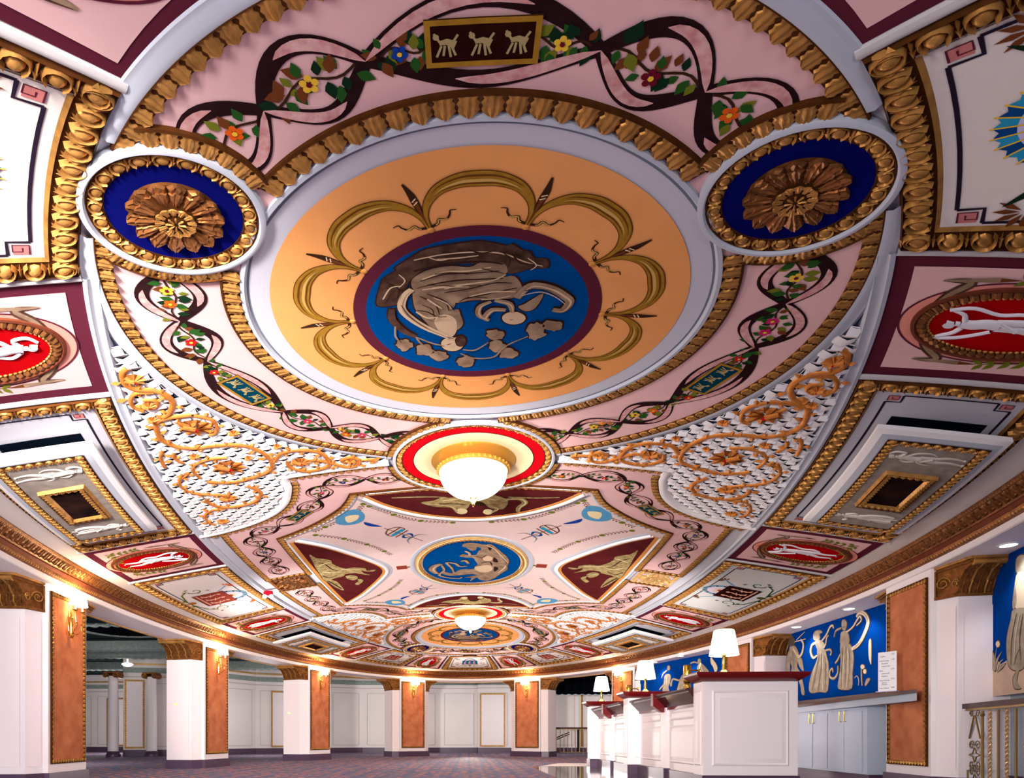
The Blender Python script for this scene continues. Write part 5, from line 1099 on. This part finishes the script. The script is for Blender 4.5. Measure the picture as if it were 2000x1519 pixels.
for (a, b) in zip(poly, poly[1:]):
    mb.quad(W3(*a, FZ), W3(*b, FZ), W3(*b, 1.), W3(*a, 1.), 'wall_white')
    d = Vector((b[0] - a[0], b[1] - a[1])); L_ = d.length; d /= L_; n = Vector((d.y, -d.x))
    if n.dot(Vector((-1.5 - a[0], 2 - a[1]))) < 0: n = -n
    def G(s, z, o): return W3(a[0] + d.x * s + n.x * o, a[1] + d.y * s + n.y * o, z)
    for z0, z1, o, m in ((FZ, -.135, .012, 'plinth_purple'), (.83, .85, .012, 'gold_pale'), (.74, .80, .006, 'aisle_green'), (.69, .70, .006, 'wall_line')):
        mc.add([G(0, z0, o), G(L_, z0, o), G(L_, z1, o), G(0, z1, o), G(0, z1, 0), G(L_, z1, 0)], [[0, 1, 2, 3], [3, 2, 5, 4]], m)
    k = max(1, int(L_ / .42))
    for i in range(k):
        s0, s1 = L_ * (i + .12) / k, L_ * (i + .88) / k
        for u, v, w_, h_ in ((s0, -.10, .006, .72), (s1, -.10, .006, .72)): mc.add([G(u, v, .006), G(u + w_, v, .008), G(u + w_, v + h_, .008), G(u, v + h_, .006)], [[0, 1, 2, 3]], 'wall_line')
        for v in (-.10, .62): mc.add([G(s0, v, .006), G(s1, v, .008), G(s1, v + .006, .008), G(s0, v + .006, .006)], [[0, 1, 2, 3]], 'wall_line')
mb.build('wall_outer', kind='structure'); mc.build('trim_2', kind='structure')
# flat dark ceiling over the aisle
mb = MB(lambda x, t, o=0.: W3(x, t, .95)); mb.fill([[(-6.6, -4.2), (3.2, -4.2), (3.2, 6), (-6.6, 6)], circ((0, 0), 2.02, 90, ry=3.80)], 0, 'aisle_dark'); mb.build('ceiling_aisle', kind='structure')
mb = MB()
for t in (1.05, 2.45, 2.95, 4.1):
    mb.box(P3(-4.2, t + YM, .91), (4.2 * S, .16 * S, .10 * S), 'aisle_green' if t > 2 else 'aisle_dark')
    m2 = lambda x, q, o=0., t=t: Vector((x * S, (q + YM) * S, HC + .86 * S - o))
    mb.map = m2; mb.motif([(-6, t), (-2.3, t)], .09, .06, LEAF, 'aisle_green', 0, False, .5); mb.motif([(-2.3, t), (-6, t)], .09, .06, LEAF, 'aisle_green', 0, False, .5)
mb.build('trim_3', kind='structure')
for (x, t, r, m, lab) in ((-3.05, 1.75, .30, 'black', 'dark aisle ceiling roundel behind the nearest left column'), (-3.6, 3.45, .26, 'fan_teal', 'blue aisle ceiling roundel with a small glowing lamp below')):
    T = thing('aisle_roundel', lab, 'ceiling roundel', W3(x, t, .93)); M_ = lambda a, b, o=0.: Vector((a * S, (b + YM) * S, HC + .949 * S - o))
    mb = MB(M_); mb.sweep(circ((x, t), r + .1, 40), [(0, 0), (.01, .03), (.05, .05), (.09, .02)], 'aisle_green', True); mb.build('rim', T); mb = MB(M_); mb.disc((x, t), r, .03, m, 40, k=1); mb.motif(circ((x, t), r * .6, 40), .09, .09, LEAF, m, .03, True); mb.build('ground', T)
T = thing('aisle_lamp', 'small glowing lamp hanging in the dark left aisle', 'ceiling light', W3(-3.72, 3.05, .80)); mb = MB(); c = W3(-3.72, 3.05, .80)
mb.lathe(c, [(.02, .40), (.02, .05), (.12, .03), (.16, 0), (.10, -.05), (.01, -.07)], 'lamp_glass', 20); mb.build('glass_shade', T)
for (x, t, p) in ((-3.4, 1.0, 150), (-4.6, 4.5, 150), (-2.4, 3.6, 80), (-.7, 4.3, 80), (.7, 4.3, 60), (1.9, 4.4, 40), (-3.5, -1.5, 120)): light('aisle_fill', 'POINT', W3(x, t, .30), p, (1, .94, .90), .35)  # unseen fill lights without fixtures, added to brighten the aisle
# gold framed white panels on the outer walls
def wall_panel(p, d, w, z0, z1, lab):
    l = hypot(*d); d = (d[0] / l, d[1] / l); n = (d[1], -d[0])
    if n[0] * (-1.2 - p[0]) + n[1] * (1.5 - p[1]) < 0: n = (-n[0], -n[1])
    m = lambda s, z, o=0.: W3(p[0] + d[0] * s + n[0] * (.012 + o / S), p[1] + d[1] * s + n[1] * (.012 + o / S), z)
    T = thing('wall_panel', lab, 'wall panel', m(0, z0, 0), 'gilt framed white wall panels')
    mb = MB(m); mb.fill([(-w, z0), (w, z0), (w, z1), (-w, z1)], .012, 'white_paint'); mb.build('field', T)
    mb = MB(m); q = [(-w, z0), (w, z0), (w, z1), (-w, z1)]
    for k in range(4): mb.sweep([q[k], q[(k + 1) % 4]], [(0, .0), (0, .03), (.02, .02)], 'gold_pale'); mb.motif([q[k], q[(k + 1) % 4]], .022, .020, BEAD, 'gold', .022, False, .8)
    mb.build('frame', T, 'beaded gilt frame')
wall_panel((.32, 5.12), (1, 0), .175, -.12, .62, 'white gilt framed wall panel in the wide far opening'); wall_panel((-2.50, 4.628), (1.3, .64), .14, -.12, .62, 'white gilt framed wall panel between the second and third left columns')
wall_panel((-3.80, 3.352), (.52, .14), .105, -.12, .66, 'white gilt framed panel on the aisle pier between the small ionic columns'); wall_panel((-5.2, 5.6), (1, 0), .25, -.12, .6, 'gilt framed panel deep in the left aisle'); wall_panel((-3.10, 3.97), (.6, 1.02), .12, -.12, .66, 'gilt framed panel on the aisle wall just left of the second column')
def ionic(x, t, lab):
    T = thing('ionic_column', lab, 'column', W3(x, t, FZ), 'small aisle columns with ionic capitals'); b = W3(x, t, FZ); H_ = (.68 - FZ) * S
    mb = MB(); mb.lathe(b, [(.20, 0), (.20, .08), (.17, .10), (.18, .14), (.15, .17)], 'plinth_purple', 24); mb.build('base', T)
    mb = MB(); mb.lathe(b, [(.15, .17), (.148, H_ * .5), (.13, H_)], 'white_paint', 24); mb.build('shaft', T)
    mb = MB(); c = W3(x, t, .70)
    for s in (-1, 1): mb.pipe([(c.x + s * .15, c.y - .16 + .32 * i / 4, c.z - .02) for i in range(5)], .085, 'bronze_gold', 14); mb.pipe([(c.x + s * .15 + (.07 - .005 * i) * cos(i * .7), c.y - .165, c.z - .02 + (.07 - .005 * i) * sin(i * .7)) for i in range(12)], .012, 'gold', 6)
    mb.box((c.x, c.y, c.z + .05), (.40, .34, .05), 'bronze_gold'); mb.build('capital', T, 'gilt scroll capital')
ionic(-3.93, 3.14, 'small white ionic column left of the aisle pier'); ionic(-3.56, 3.26, 'small white ionic column right of the aisle pier')
# right hand wall behind the murals
mb = MB(ringmap()); w2 = EW(1.865, 3.635, radians(-60), radians(43), 90); mb.sweep(w2, [(-.235, FZ), (-.235, .70)], 'cabinet'); mb.build('wall_right', kind='structure')
mb = MB(ringmap()); mb.sweep(w2, [(-.225, FZ), (-.225, -.14), (-.235, -.14)], 'plinth_purple'); mb.build('baseboard_right', kind='structure')
# murals
def mural(key, p0, p1, s0, s1, z0, z1, lab, ground=False):
    d = (p1[0] - p0[0], p1[1] - p0[1]); l = hypot(*d); d = (d[0] / l, d[1] / l); n = (d[1], -d[0])
    if n[0] * -p0[0] < 0: n = (-n[0], -n[1])
    m = lambda s, z, o=0.: W3(p0[0] + d[0] * s + n[0] * o / S, p0[1] + d[1] * s + n[1] * o / S, z)
    T = thing('mural', lab, 'mural', m((s0 + s1) / 2, z0, 0), 'blue murals of dancing figures')
    mb = MB(m, True); mb.fill([(s0, z0), (s1, z0), (s1, z1), (s0, z1)], 0, 'mural_blue'); mb.add([m(s0, z0), m(s1, z0), m(s1, z1), m(s0, z1), m(s0, z0, -.03), m(s1, z0, -.03), m(s1, z1, -.03), m(s0, z1, -.03)], [[0, 1, 5, 4], [1, 2, 6, 5], [2, 3, 7, 6], [3, 0, 4, 7]], 'mural_blue'); mb.build('ground', T, 'deep blue painted ground')
    if ground:
        mb = MB(m, True); mb.fill([(s0, z0), (s1, z0), (s1, .275), (.22, .262), (.16, .285), (.10, .270), (.06, .300), (.02, .295), (s0, .29)], .002, 'sand'); mb.build('sand', T, 'pale sandy ground')
    mb = MB(m, True); figures(mb, key, MURAL, .004); mb.build('painted_figures', T, 'cream and grey dancing figures')
mural('W1', (2.03, -.9), (2.03, .9), .145, 1.40, .15, .662, 'blue mural of a piper and two dancing women above the back counter')
mural('W2', (2.0, .95), (1.56, 2.35), -.05, 1.42, .15, .662, 'blue mural section with striding figures behind the brass beer tap')
mural('W0', (1.956, -1.12), (1.80, -1.72), -.05, .75, .155, .662, 'blue mural with a dancer on sand, right edge beyond the railing', True)

# ------------------------------------------------------------------ bar
def boxp(mb, x0, x1, y0, y1, z0, z1, m): mb.box(((x0 + x1) / 2 * S, (y0 + y1) / 2 * S, HC + (z0 + z1) / 2 * S), ((x1 - x0) * S, (y1 - y0) * S, (z1 - z0) * S), m)
B = thing('bar_counter', 'white panelled bar with dark red tops running down the right side', 'bar counter', P3(1.1, 3.5, FZ))
PW = .378
PIERS = [(.942, 2.594), (.905, 3.645), (.875, 4.60)]
def raised(mb, mp, u0, u1, v0, v1, m='white_paint'):
    mb.map = mp; q = [(u0, v0), (u1, v0), (u1, v1), (u0, v1)]
    r = lambda d: [(u0 + d, v0 + d), (u1 - d, v0 + d), (u1 - d, v1 - d), (u0 + d, v1 - d)]
    for d0, d1, o0, o1 in ((0, .006, 0, .012), (.006, .012, .012, .004), (.012, .024, .004, .010), (.024, .030, .010, .014)): strip(mb, r(d0), r(d1), o0, o1, m)
    mb.add([mp(*p, .014) for p in r(.030)], [[0, 1, 2, 3]], m)
for i, (x, y) in enumerate(PIERS):
    mb = MB(); boxp(mb, x, x + PW, y, y + .11, -.153, .230, 'white_paint'); pier = mb.build('pier', B, 'white end pier with a raised square panel')
    mb = MB(); boxp(mb, x - .006, x + PW + .006, y - .006, y + .116, FZ, -.153, 'plinth_purple'); mb.build('plinth', pier)
    mb = MB(); raised(mb, lambda a, z, o=0., x=x, y=y: Vector((a * S, y * S - o, HC + z * S)), x + .035, x + PW - .035, -.115, .195); raised(mb, lambda a, z, o=0., x=x, y=y: Vector((x * S - o, a * S, HC + z * S)), y + .018, y + .100, -.115, .195); mb.build('raised_panel', pier)
    mb = MB(); zs = [(.230, 0), (.252, .036), (.262, .040), (.266, .040)]
    vs = []
    for z, g in zs: vs += [P3(x - g, y - g, z), P3(x + PW + g * .8, y - g, z), P3(x + PW + g * .8, y + .11 + g * .3, z), P3(x - g, y + .11 + g * .3, z)]
    mb.add(vs, [[j * 4 + k, j * 4 + (k + 1) % 4, j * 4 + 4 + (k + 1) % 4, j * 4 + 4 + k] for j in range(3) for k in range(4)] + [[12, 13, 14, 15], [3, 2, 1, 0]], 'mahogany'); mb.build('cap', pier, 'flared dark red cap')
for i in range(2):
    (xa, ya), (xb, yb) = PIERS[i], PIERS[i + 1]; y0, y1 = ya + .11, yb; x = (xa + xb) / 2
    mb = MB(); fx = x + .052; boxp(mb, fx, 1.30, y0, y1, FZ, .20, 'white_paint'); mb.build('counter_body', B)
    mb = MB()
    boxp(mb, fx - .020, 1.30, y0, y1, FZ, -.155, 'plinth_purple'); ym = (y0 + y1) / 2
    boxp(mb, fx - .032, fx, ym - .055, ym + .055, FZ, -.150, 'plinth_purple'); mb.build('plinth', B)
    mb = MB(); boxp(mb, fx - .016, fx, ym - .042, ym + .042, -.150, .150, 'white_paint')
    mp = lambda a, z, o=0., fx=fx: Vector((fx * S - o, a * S, HC + z * S))
    for (u0, u1) in ((y0 + .06, ym - .06), (ym + .06, y1 - .03)): raised(mb, mp, u0, u1, -.12, .06); raised(mb, mp, u0, u1, .085, .125)
    mb.build('raised_panel', B)
    def prof_x(pts, m, name, yy0, yy1, lab=None):
        mb = MB(); n = len(pts); vs = [P3(px, yy0, z) for px, z in pts] + [P3(px, yy1, z) for px, z in pts]
        mb.add(vs, [[k, (k + 1) % n, n + (k + 1) % n, n + k] for k in range(n)] + [list(range(n)), list(range(n, 2 * n))], m); return mb.build(name, B, lab)
    sx0 = x - .010
    prof_x([(sx0, .214), (sx0 - .004, .208), (sx0, .202), (sx0 + .008, .202), (sx0 + .008, .196), (sx0 + .052, .150), (fx + .002, .150), (1.32, .196), (1.32, .214)], 'mahogany_dark', 'counter_top', y0, y1, 'dark red bar top with sloping underside')
    prof_x([(fx - .010, .160), (fx - .010, .138), (fx + .002, .138), (fx + .002, .160)], 'mahogany', 'fascia', y0, y1)
    prof_x([(sx0 - .010, .222), (sx0 - .010, .160), (sx0 + .030, .128), (fx + .002, .128), (fx + .04, .222)], 'mahogany', 'bracket', ym - .020, ym + .020, 'red bracket under the bar top')
# table lamps on the piers
def table_lamp(x, y, lab):
    T = thing('table_lamp', lab, 'table lamp', P3(x, y, .266), 'brass table lamps on the bar'); c = Vector(P3(x, y, .266))
    mb = MB(); mb.lathe(c, [(.001, 0), (.085, 0), (.085, .012), (.05, .03), (.035, .045), (.02, .055), (.022, .06)], 'brass', 24); mb.build('base', T)
    mb = MB(); mb.lathe(c, [(.020, .05), (.020, .10), (.018, .20), (.024, .215), (.018, .225), (.03, .245), (.012, .26)], 'brass', 16); mb.build('stem', T)
    mb = MB(); mb.lathe(c, [(.158, .215), (.110, .490), (.098, .50)], 'shade_glow', 32); mb.lathe(c, [(.155, .216), (.107, .489)], 'shade_glow', 32); mb.build('lamp_shade', T, 'white glowing cone shade')
    light('bulb', 'POINT', c + Vector((0, 0, .30)), 5, (1, .84, .62), .06, parent=T)
table_lamp(1.052, 2.66, 'white shaded brass lamp on the nearest bar pier'); table_lamp(1.02, 3.705, 'white shaded brass lamp on the middle bar pier'); table_lamp(.965, 4.65, 'white shaded brass lamp on the farthest bar pier')
def beer_tower(x, y, z, s, lab):
    T = thing('beer_tap', lab, 'beer tap', P3(x, y, z), 'brass beer taps'); c = Vector(P3(x, y, z)); V = lambda *p: c + Vector((p[0], p[1], p[2] * s))
    mb = MB(); mb.lathe(c, [(r, h * s) for r, h in ((.001, 0), (.052, 0), (.055, .02), (.040, .04), (.050, .07), (.036, .09), (.054, .11), (.054, .125), (.044, .13), (.050, .14), (.050, .235), (.046, .24), (.001, .245))], 'brass', 28); mb.build('barrel', T, 'polished brass barrel')
    mb = MB(); mb.pipe([V(.045, -.02, .20), V(.13, -.03, .195), V(.16, -.03, .18), V(.165, -.03, .15)], .011, 'brass', 10); mb.sphere(V(.145, -.03, .20), .020, 'brass', 10); mb.build('spout', T)
    mb = MB(); mb.pipe([V(.145, -.03, .21), V(.165, -.035, .255)], lambda u: .006 + .008 * u, 'brass', 8); mb.pipe([V(.155, -.03, .17), V(.190, -.035, .06)], lambda u: .008 + .014 * u, 'cream_line', 8); mb.build('handle', T, 'pale tap handle')
beer_tower(1.07, 3.15, .214, 1.65, 'tall brass beer tap behind the nearest bar pier'); beer_tower(1.037, 4.15, .214, 1.5, 'small brass beer tap left of the middle bar lamp')

# ------------------------------------------------------------------ back counter
P3_ = P3
def P3(x, Y, z): return P3_(x, Y + .077, z)
Bk = thing('back_counter', 'white back counter with dark top along the mural wall', 'counter', P3(1.9, 3.1, FZ))
front = [(1.722, 2.42), (1.78, 3.0), (1.87, 3.6), (1.83, 4.2)]; back = [(2.03, 4.2), (2.04, 3.6), (2.04, 2.88), (1.835, 2.86), (1.80, 2.60)]
outl = [(x * S, (y + .077) * S) for x, y in front + back]
mb = MB(); mb.prism(outl, HC + .176 * S, HC + .190 * S, 'mahogany_dark'); mb.build('top', Bk, 'dark wood top')
mb = MB(); inn = [(1.735, 2.44), (1.80, 3.0), (1.885, 3.6), (1.845, 4.2), (2.03, 4.2), (2.04, 2.9), (1.84, 2.88), (1.80, 2.60)]; mb.prism([(x * S, (y + .077) * S) for x, y in inn], HC + .146 * S, HC + .176 * S, 'cabinet'); mb.build('apron', Bk, 'pale underside apron')
mb = MB(); mb.prism([(x * S, (y + .077) * S) for x, y in [(1.845, 2.92), (1.90, 3.6), (1.87, 4.2), (2.03, 4.2), (2.04, 2.92)]], .10, HC + .146 * S, 'cabinet'); mb.build('cabinet_body', Bk)
mb = MB(); mb.prism([(x * S, (y + .077) * S) for x, y in [(1.865, 2.94), (1.92, 3.6), (1.89, 4.2), (2.03, 4.2), (2.04, 2.94)]], 0.0, .10, 'plinth_purple'); mb.build('plinth', Bk)
mb = MB(); mb.prism([(x * S, (y + .077) * S) for x, y in [(2.0, 2.95), (2.0, 4.2), (2.03, 4.2), (2.03, 2.95)]], HC + .19 * S, HC + .225 * S, 'mahogany_dark'); mb.build('backsplash', Bk, 'dark splash strip')
for i in range(4):
    ya, yb = 2.96 + .165 * i, 2.96 + .165 * (i + 1) - .006; g = lambda y: 1.845 + (y - 2.92) * .055 / .68
    mb = MB(); mb.prism([(g(ya) * S - .012, (ya + .077) * S), (g(yb) * S - .012, (yb + .077) * S), (g(yb) * S + .01, (yb + .077) * S), (g(ya) * S + .01, (ya + .077) * S)], .13, HC + .13 * S, 'cabinet'); dr = mb.build('door', Bk, 'flat pale door')
    yh = yb - .02 if i % 2 == 0 else ya + .02; X = g(yh) * S; mb = MB(); mb.pipe([(X - .012, (yh + .077) * S, .78), (X - .04, (yh + .077) * S, .79), (X - .04, (yh + .077) * S, .92), (X - .012, (yh + .077) * S, .93)], .006, 'brass', 8); mb.build('handle', dr, 'brass handle')
T = thing('menu_card', 'tall white price card standing at the near end of the back counter', 'sign', P3(1.64, 2.5, .19)); 
ca, cb = Vector(P3(1.690, 2.60, .192)), Vector(P3(1.725, 2.54, .192)); up = Vector((0, 0, .44)); dd = (cb - ca).normalized(); nn_ = Vector((dd.y, -dd.x, 0))
if nn_.y > 0: nn_ = -nn_
wd_ = (cb - ca).length
mb = MB(); pm = lambda s, z, o=0.: ca + dd * s + Vector((0, 0, z)) + nn_ * o
mb.add([pm(0, 0), pm(wd_, 0), pm(wd_, .44), pm(0, .44), pm(0, 0, -.006), pm(wd_, 0, -.006), pm(wd_, .44, -.006), pm(0, .44, -.006)], [[0, 1, 2, 3], [4, 5, 6, 7], [0, 1, 5, 4], [1, 2, 6, 5], [2, 3, 7, 6], [3, 0, 4, 7]], 'paper'); mb.build('card', T, 'white card')
def text(s, x, z, size, name='lettering'):
    cu = bpy.data.curves.new(name, 'FONT'); cu.body = s; cu.size = size; cu.extrude = .0004; o_ = bpy.data.objects.new('t', cu); me_ = bpy.data.meshes.new_from_object(o_); bpy.data.objects.remove(o_); bpy.data.curves.remove(cu); me_.name = name; o = bpy.data.objects.new(name, me_); COL.objects.link(o); me_.materials.clear(); me_.materials.append(MATS['ink'])
    R = Matrix((dd, Vector((0, 0, 1)), nn_)).transposed(); o.rotation_euler = R.to_euler(); o.parent = T; o.location = pm(x, z, .001) - WL(T)
u = wd_
for (s, x, z) in (('Coffee', .10, .385), ('1.25', .70, .405), ('Soft Drinks', .08, .335), ('1.50', .70, .345), ('Bottled', .2, .305), ('Imported', .22, .275), ('Beer', .08, .225), ('2.75', .70, .24), ('Domestic', .2, .195), ('Import', .2, .165), ('Well Drinks', .08, .115), ('3.75', .70, .13), ('House', .2, .09), ('Mixers', .2, .07), ('Fine Wines', .08, .03), ('4.00', .70, .035)): text(s, x * u, z, .021)
mb = MB(); mb.prism([tuple(pm(-.01, 0, .03).xy), tuple(pm(u + .01, 0, .03).xy), tuple(pm(u + .01, 0, -.04).xy), tuple(pm(-.01, 0, -.04).xy)], HC + .19 * S, HC + .193 * S, 'fan_lilac'); mb.build('foot', T, 'clear foot')

P3 = P3_
# ------------------------------------------------------------------ railings
def railing(p0, p1, zt, spacing, scroll_first, lab, zb=FZ):
    T = thing('railing', lab, 'railing', W3(*p0, zb), 'brass toned stair railings with twisted bars'); d = Vector((p1[0] - p0[0], p1[1] - p0[1])); L_ = d.length; d /= L_
    G = lambda s, z, o=0.: Vector(W3(p0[0] + d.x * s - d.y * o, p0[1] + d.y * s + d.x * o, z))
    mb = MB()
    for (h0, h1, w, m) in ((zt - .018, zt, .018, 'mahogany_dark'),):
        mb.add([G(s, z, o) for s in (-.01, L_ + .01) for z in (h0, h1) for o in (-w, w)], [[0, 1, 3, 2], [4, 5, 7, 6], [0, 1, 5, 4], [2, 3, 7, 6], [0, 2, 6, 4], [1, 3, 7, 5]], m)
    mb.build('handrail', T, 'dark wood handrail')
    mb = MB()
    for (h0, h1) in ((zt - .026, zt - .018), (zb + .035, zb + .042)): mb.add([G(s, z, o) for s in (0, L_) for z in (h0, h1) for o in (-.010, .010)], [[0, 1, 3, 2], [4, 5, 7, 6], [0, 1, 5, 4], [2, 3, 7, 6], [0, 2, 6, 4], [1, 3, 7, 5]], 'iron_gold')
    mb.build('rail_bars', T)
    s = .012; i = 0
    sw = .108
    if scroll_first:
        mb = MB()
        for e in (s, s + sw): mb.pipe([G(e, zb), G(e, zt - .03)], .013, 'iron_gold', 8); mb.sphere(G(e, zt - .045), .02, 'iron_gold', 8)
        mb.build('post', T)
        z = zt - .045; mb = MB(); c = s + sw / 2; n = 0
        mb.pipe([G(c - .004, z), G(s + .016, z - .085)], .008, 'iron_gold', 6); mb.pipe([G(c + .004, z), G(s + sw - .016, z - .085)], .008, 'iron_gold', 6)
        for sg in (-1, 1): mb.pipe([G(c + sg * (.022 + .014 * (1 - .07 * k) * cos(k * .75)), z + .006 + .014 * (1 - .07 * k) * sin(k * .75)) for k in range(12)], .005, 'iron_gold', 6)
        z -= .11
        while z > zb + .05:
            for sg in (-1, 1):
                for dz_, fl_ in ((0, 1), (-.072, -1)):
                    mb.pipe([G(c + sg * (.022 + .019 * (1 - .065 * k) * cos(k * .7 + pi)), z + dz_ + fl_ * .019 * (1 - .065 * k) * sin(k * .7)) for k in range(13)], .0055, 'iron_gold', 6)
                mb.pipe([G(c + sg * .002, z - .010), G(c + sg * .014, z - .030), G(c + sg * .040, z - .036)], .006, 'iron_gold', 6); mb.pipe([G(c + sg * .002, z - .062), G(c + sg * .014, z - .042), G(c + sg * .040, z - .036)], .006, 'iron_gold', 6)
            z -= .098
        mb.build('scroll_panel', T, 'wrought scroll panel'); s += sw + .05
    k = 0
    while s < L_ - .005:
        mb = MB()
        if k % 2 == 0:
            n = 64; H_ = zt - .03 - (zb + .04)
            for ph in (0, pi): mb.pipe([G(s + .0032 * cos(ph + q * .9), zb + .04 + H_ * q / n, .0032 * sin(ph + q * .9)) for q in range(n + 1)], .0085, 'twist_gold', 6)
            mb.build('twisted_bar', T, 'twisted gold bar')
        else: mb.pipe([G(s, zb), G(s, zt - .03)], .011, 'iron_gold', 8); mb.build('plain_bar', T)
        s += spacing; k += 1
mat('twist_gold', (226, 190, 140), .3, .6)
railing((1.868, -1.135), (1.70, -1.78), .128, .052, True, 'brass and twisted bar railing with scroll panel at the right edge')
railing((1.03, 3.98), (1.50, 3.98), .128, .046, False, 'small gold railing beyond the far end of the bar')
T = thing('stair_handrail', 'black sloping handrail behind the small far railing', 'handrail', P3(1.2, 8.1, -.05)); mb = MB()
for dz in (0, -.025): mb.pipe([P3(1.08, 8.2, -.02 + dz), P3(1.30, 8.2, .075 + dz)], .018, 'black', 8)
mb.build('rail', T); mb = MB(); mb.pipe([P3(1.42, 8.2, -.18), P3(1.42, 8.2, .12)], .05, 'black', 8); mb.build('post', T)
# black scalloped valance and brass strip
T = thing('valance', 'black scalloped valance with pale edging over the far right opening', 'valance', P3(1.6, 8.1, .56)); mb = MB(); mp = lambda x, z, o=0.: Vector(P3(x, 8.1, z)) + Vector((0, -o, 0))
n = 96; x0, x1 = .95, 2.3; low_ = [(x0 + (x1 - x0) * i / n, .560 - .012 * abs(sin(pi * (x0 + (x1 - x0) * i / n) / .085))) for i in range(n + 1)]
mb.add([mp(x, z, .03 * sin(x * 60)) for x, z in low_] + [mp(x, .95, .03 * sin(x * 60)) for x, z in low_], [[i, i + 1, n + 2 + i, n + 1 + i] for i in range(n)], 'valance'); mb.build('cloth', T, 'black cloth')
mb = MB(mp); mb.band([(x, z + .003) for x, z in low_], .007, .035, 'white_trim'); mb.build('edging', T, 'wavy pale edging')
mb = MB(); mb.pipe([P3(1.545, 8.66, -.12), P3(1.545, 8.66, .6)], .03, 'ochre', 8); tag_ = mb.build('brass_strip', label='brass vertical strip on the white wall beyond the far railing', cat='trim strip')

# ------------------------------------------------------------------ downlights and small fittings
for (x, Y, lab) in ((1.93, 3.71, 'round recessed downlight over the piper in the mural'), (1.925, 3.19, 'round recessed downlight over the scarf dancer'), (1.825, 2.13, 'round recessed downlight at the right edge, over the railing'), (1.60, 5.42, 'tiny recessed downlight left above the second mural'), (1.69, 5.02, 'tiny recessed downlight middle above the second mural'), (1.79, 4.62, 'tiny recessed downlight right above the second mural')):
    Y += .08; T = thing('downlight', lab, 'recessed light', P3(x, Y, .66), 'round downlights in the mural soffit'); c = Vector(P3(x, Y, .66))
    mb = MB(); mb.lathe(c, [(.085, .0), (.085, -.008), (.066, -.010), (.064, -.002)], 'plastic_white', 28); mb.build('trim_ring', T)
    mb = MB(); mb.lathe(c, [(.001, -.006), (.065, -.006)], 'downlight_glow', 28); mb.build('lens', T, 'glowing lens')
    light('bulb', 'SPOT', c + Vector((-.0, 0, -.03)), 20, (.96, .97, 1), .05, aim=c + Vector((.30, 0, -1.0)), parent=T, spot=radians(105))
T = thing('alarm_strobe', 'small red alarm strobe box with white lamps on the left ceiling rib', 'alarm', D(-1.20, .10, .05)); mb = MB(); c = D(-1.20, .06, .05); mb.box(c, (.13, .07, .06), 'strobe_red'); mb.build('housing', T, 'red housing')
for dx in (-.05, .06): mb = MB(); mb.sphere(c + Vector((dx, -.02, -.06)), .038, 'plastic_white', 12); mb.build('lamp_head', T, 'white lamp head')
T = thing('emergency_light', 'twin white emergency lamp heads on the far cornice, right of centre', 'emergency light', P3(1.08, 6.85, .73)); c = Vector(P3(1.10, 6.78, .755)); mb = MB(); mb.box(c, (.14, .10, .06), 'plastic_white'); mb.build('housing', T)
for dx in (-.08, .08): mb = MB(); mb.sphere(c + Vector((dx, -.04, -.05)), .055, 'plastic_white', 12); mb.build('lamp_head', T)
def plate(L, z, lab): 
    mb = MB(); 
    p = [L(-.2385, b, zz) for b, zz in ((-.185, z), (-.155, z), (-.155, z + .012), (-.185, z + .012))]; q = [L(-.243, b, zz) for b, zz in ((-.185, z), (-.155, z), (-.155, z + .012), (-.185, z + .012))]
    mb.add(p + q, [[4, 5, 6, 7], [0, 1, 5, 4], [1, 2, 6, 5], [2, 3, 7, 6], [3, 0, 4, 7]], 'brass'); mb.build('brass_plate', label=lab, cat='brass plate', group='small brass plates on the column sides')
plate(L1, .225, 'small brass plate on the white side of the nearest left column'); plate(L2, .225, 'small brass plate on the white side of the second left column'); plate(L3, .225, 'small brass plate on the side of the third left column')
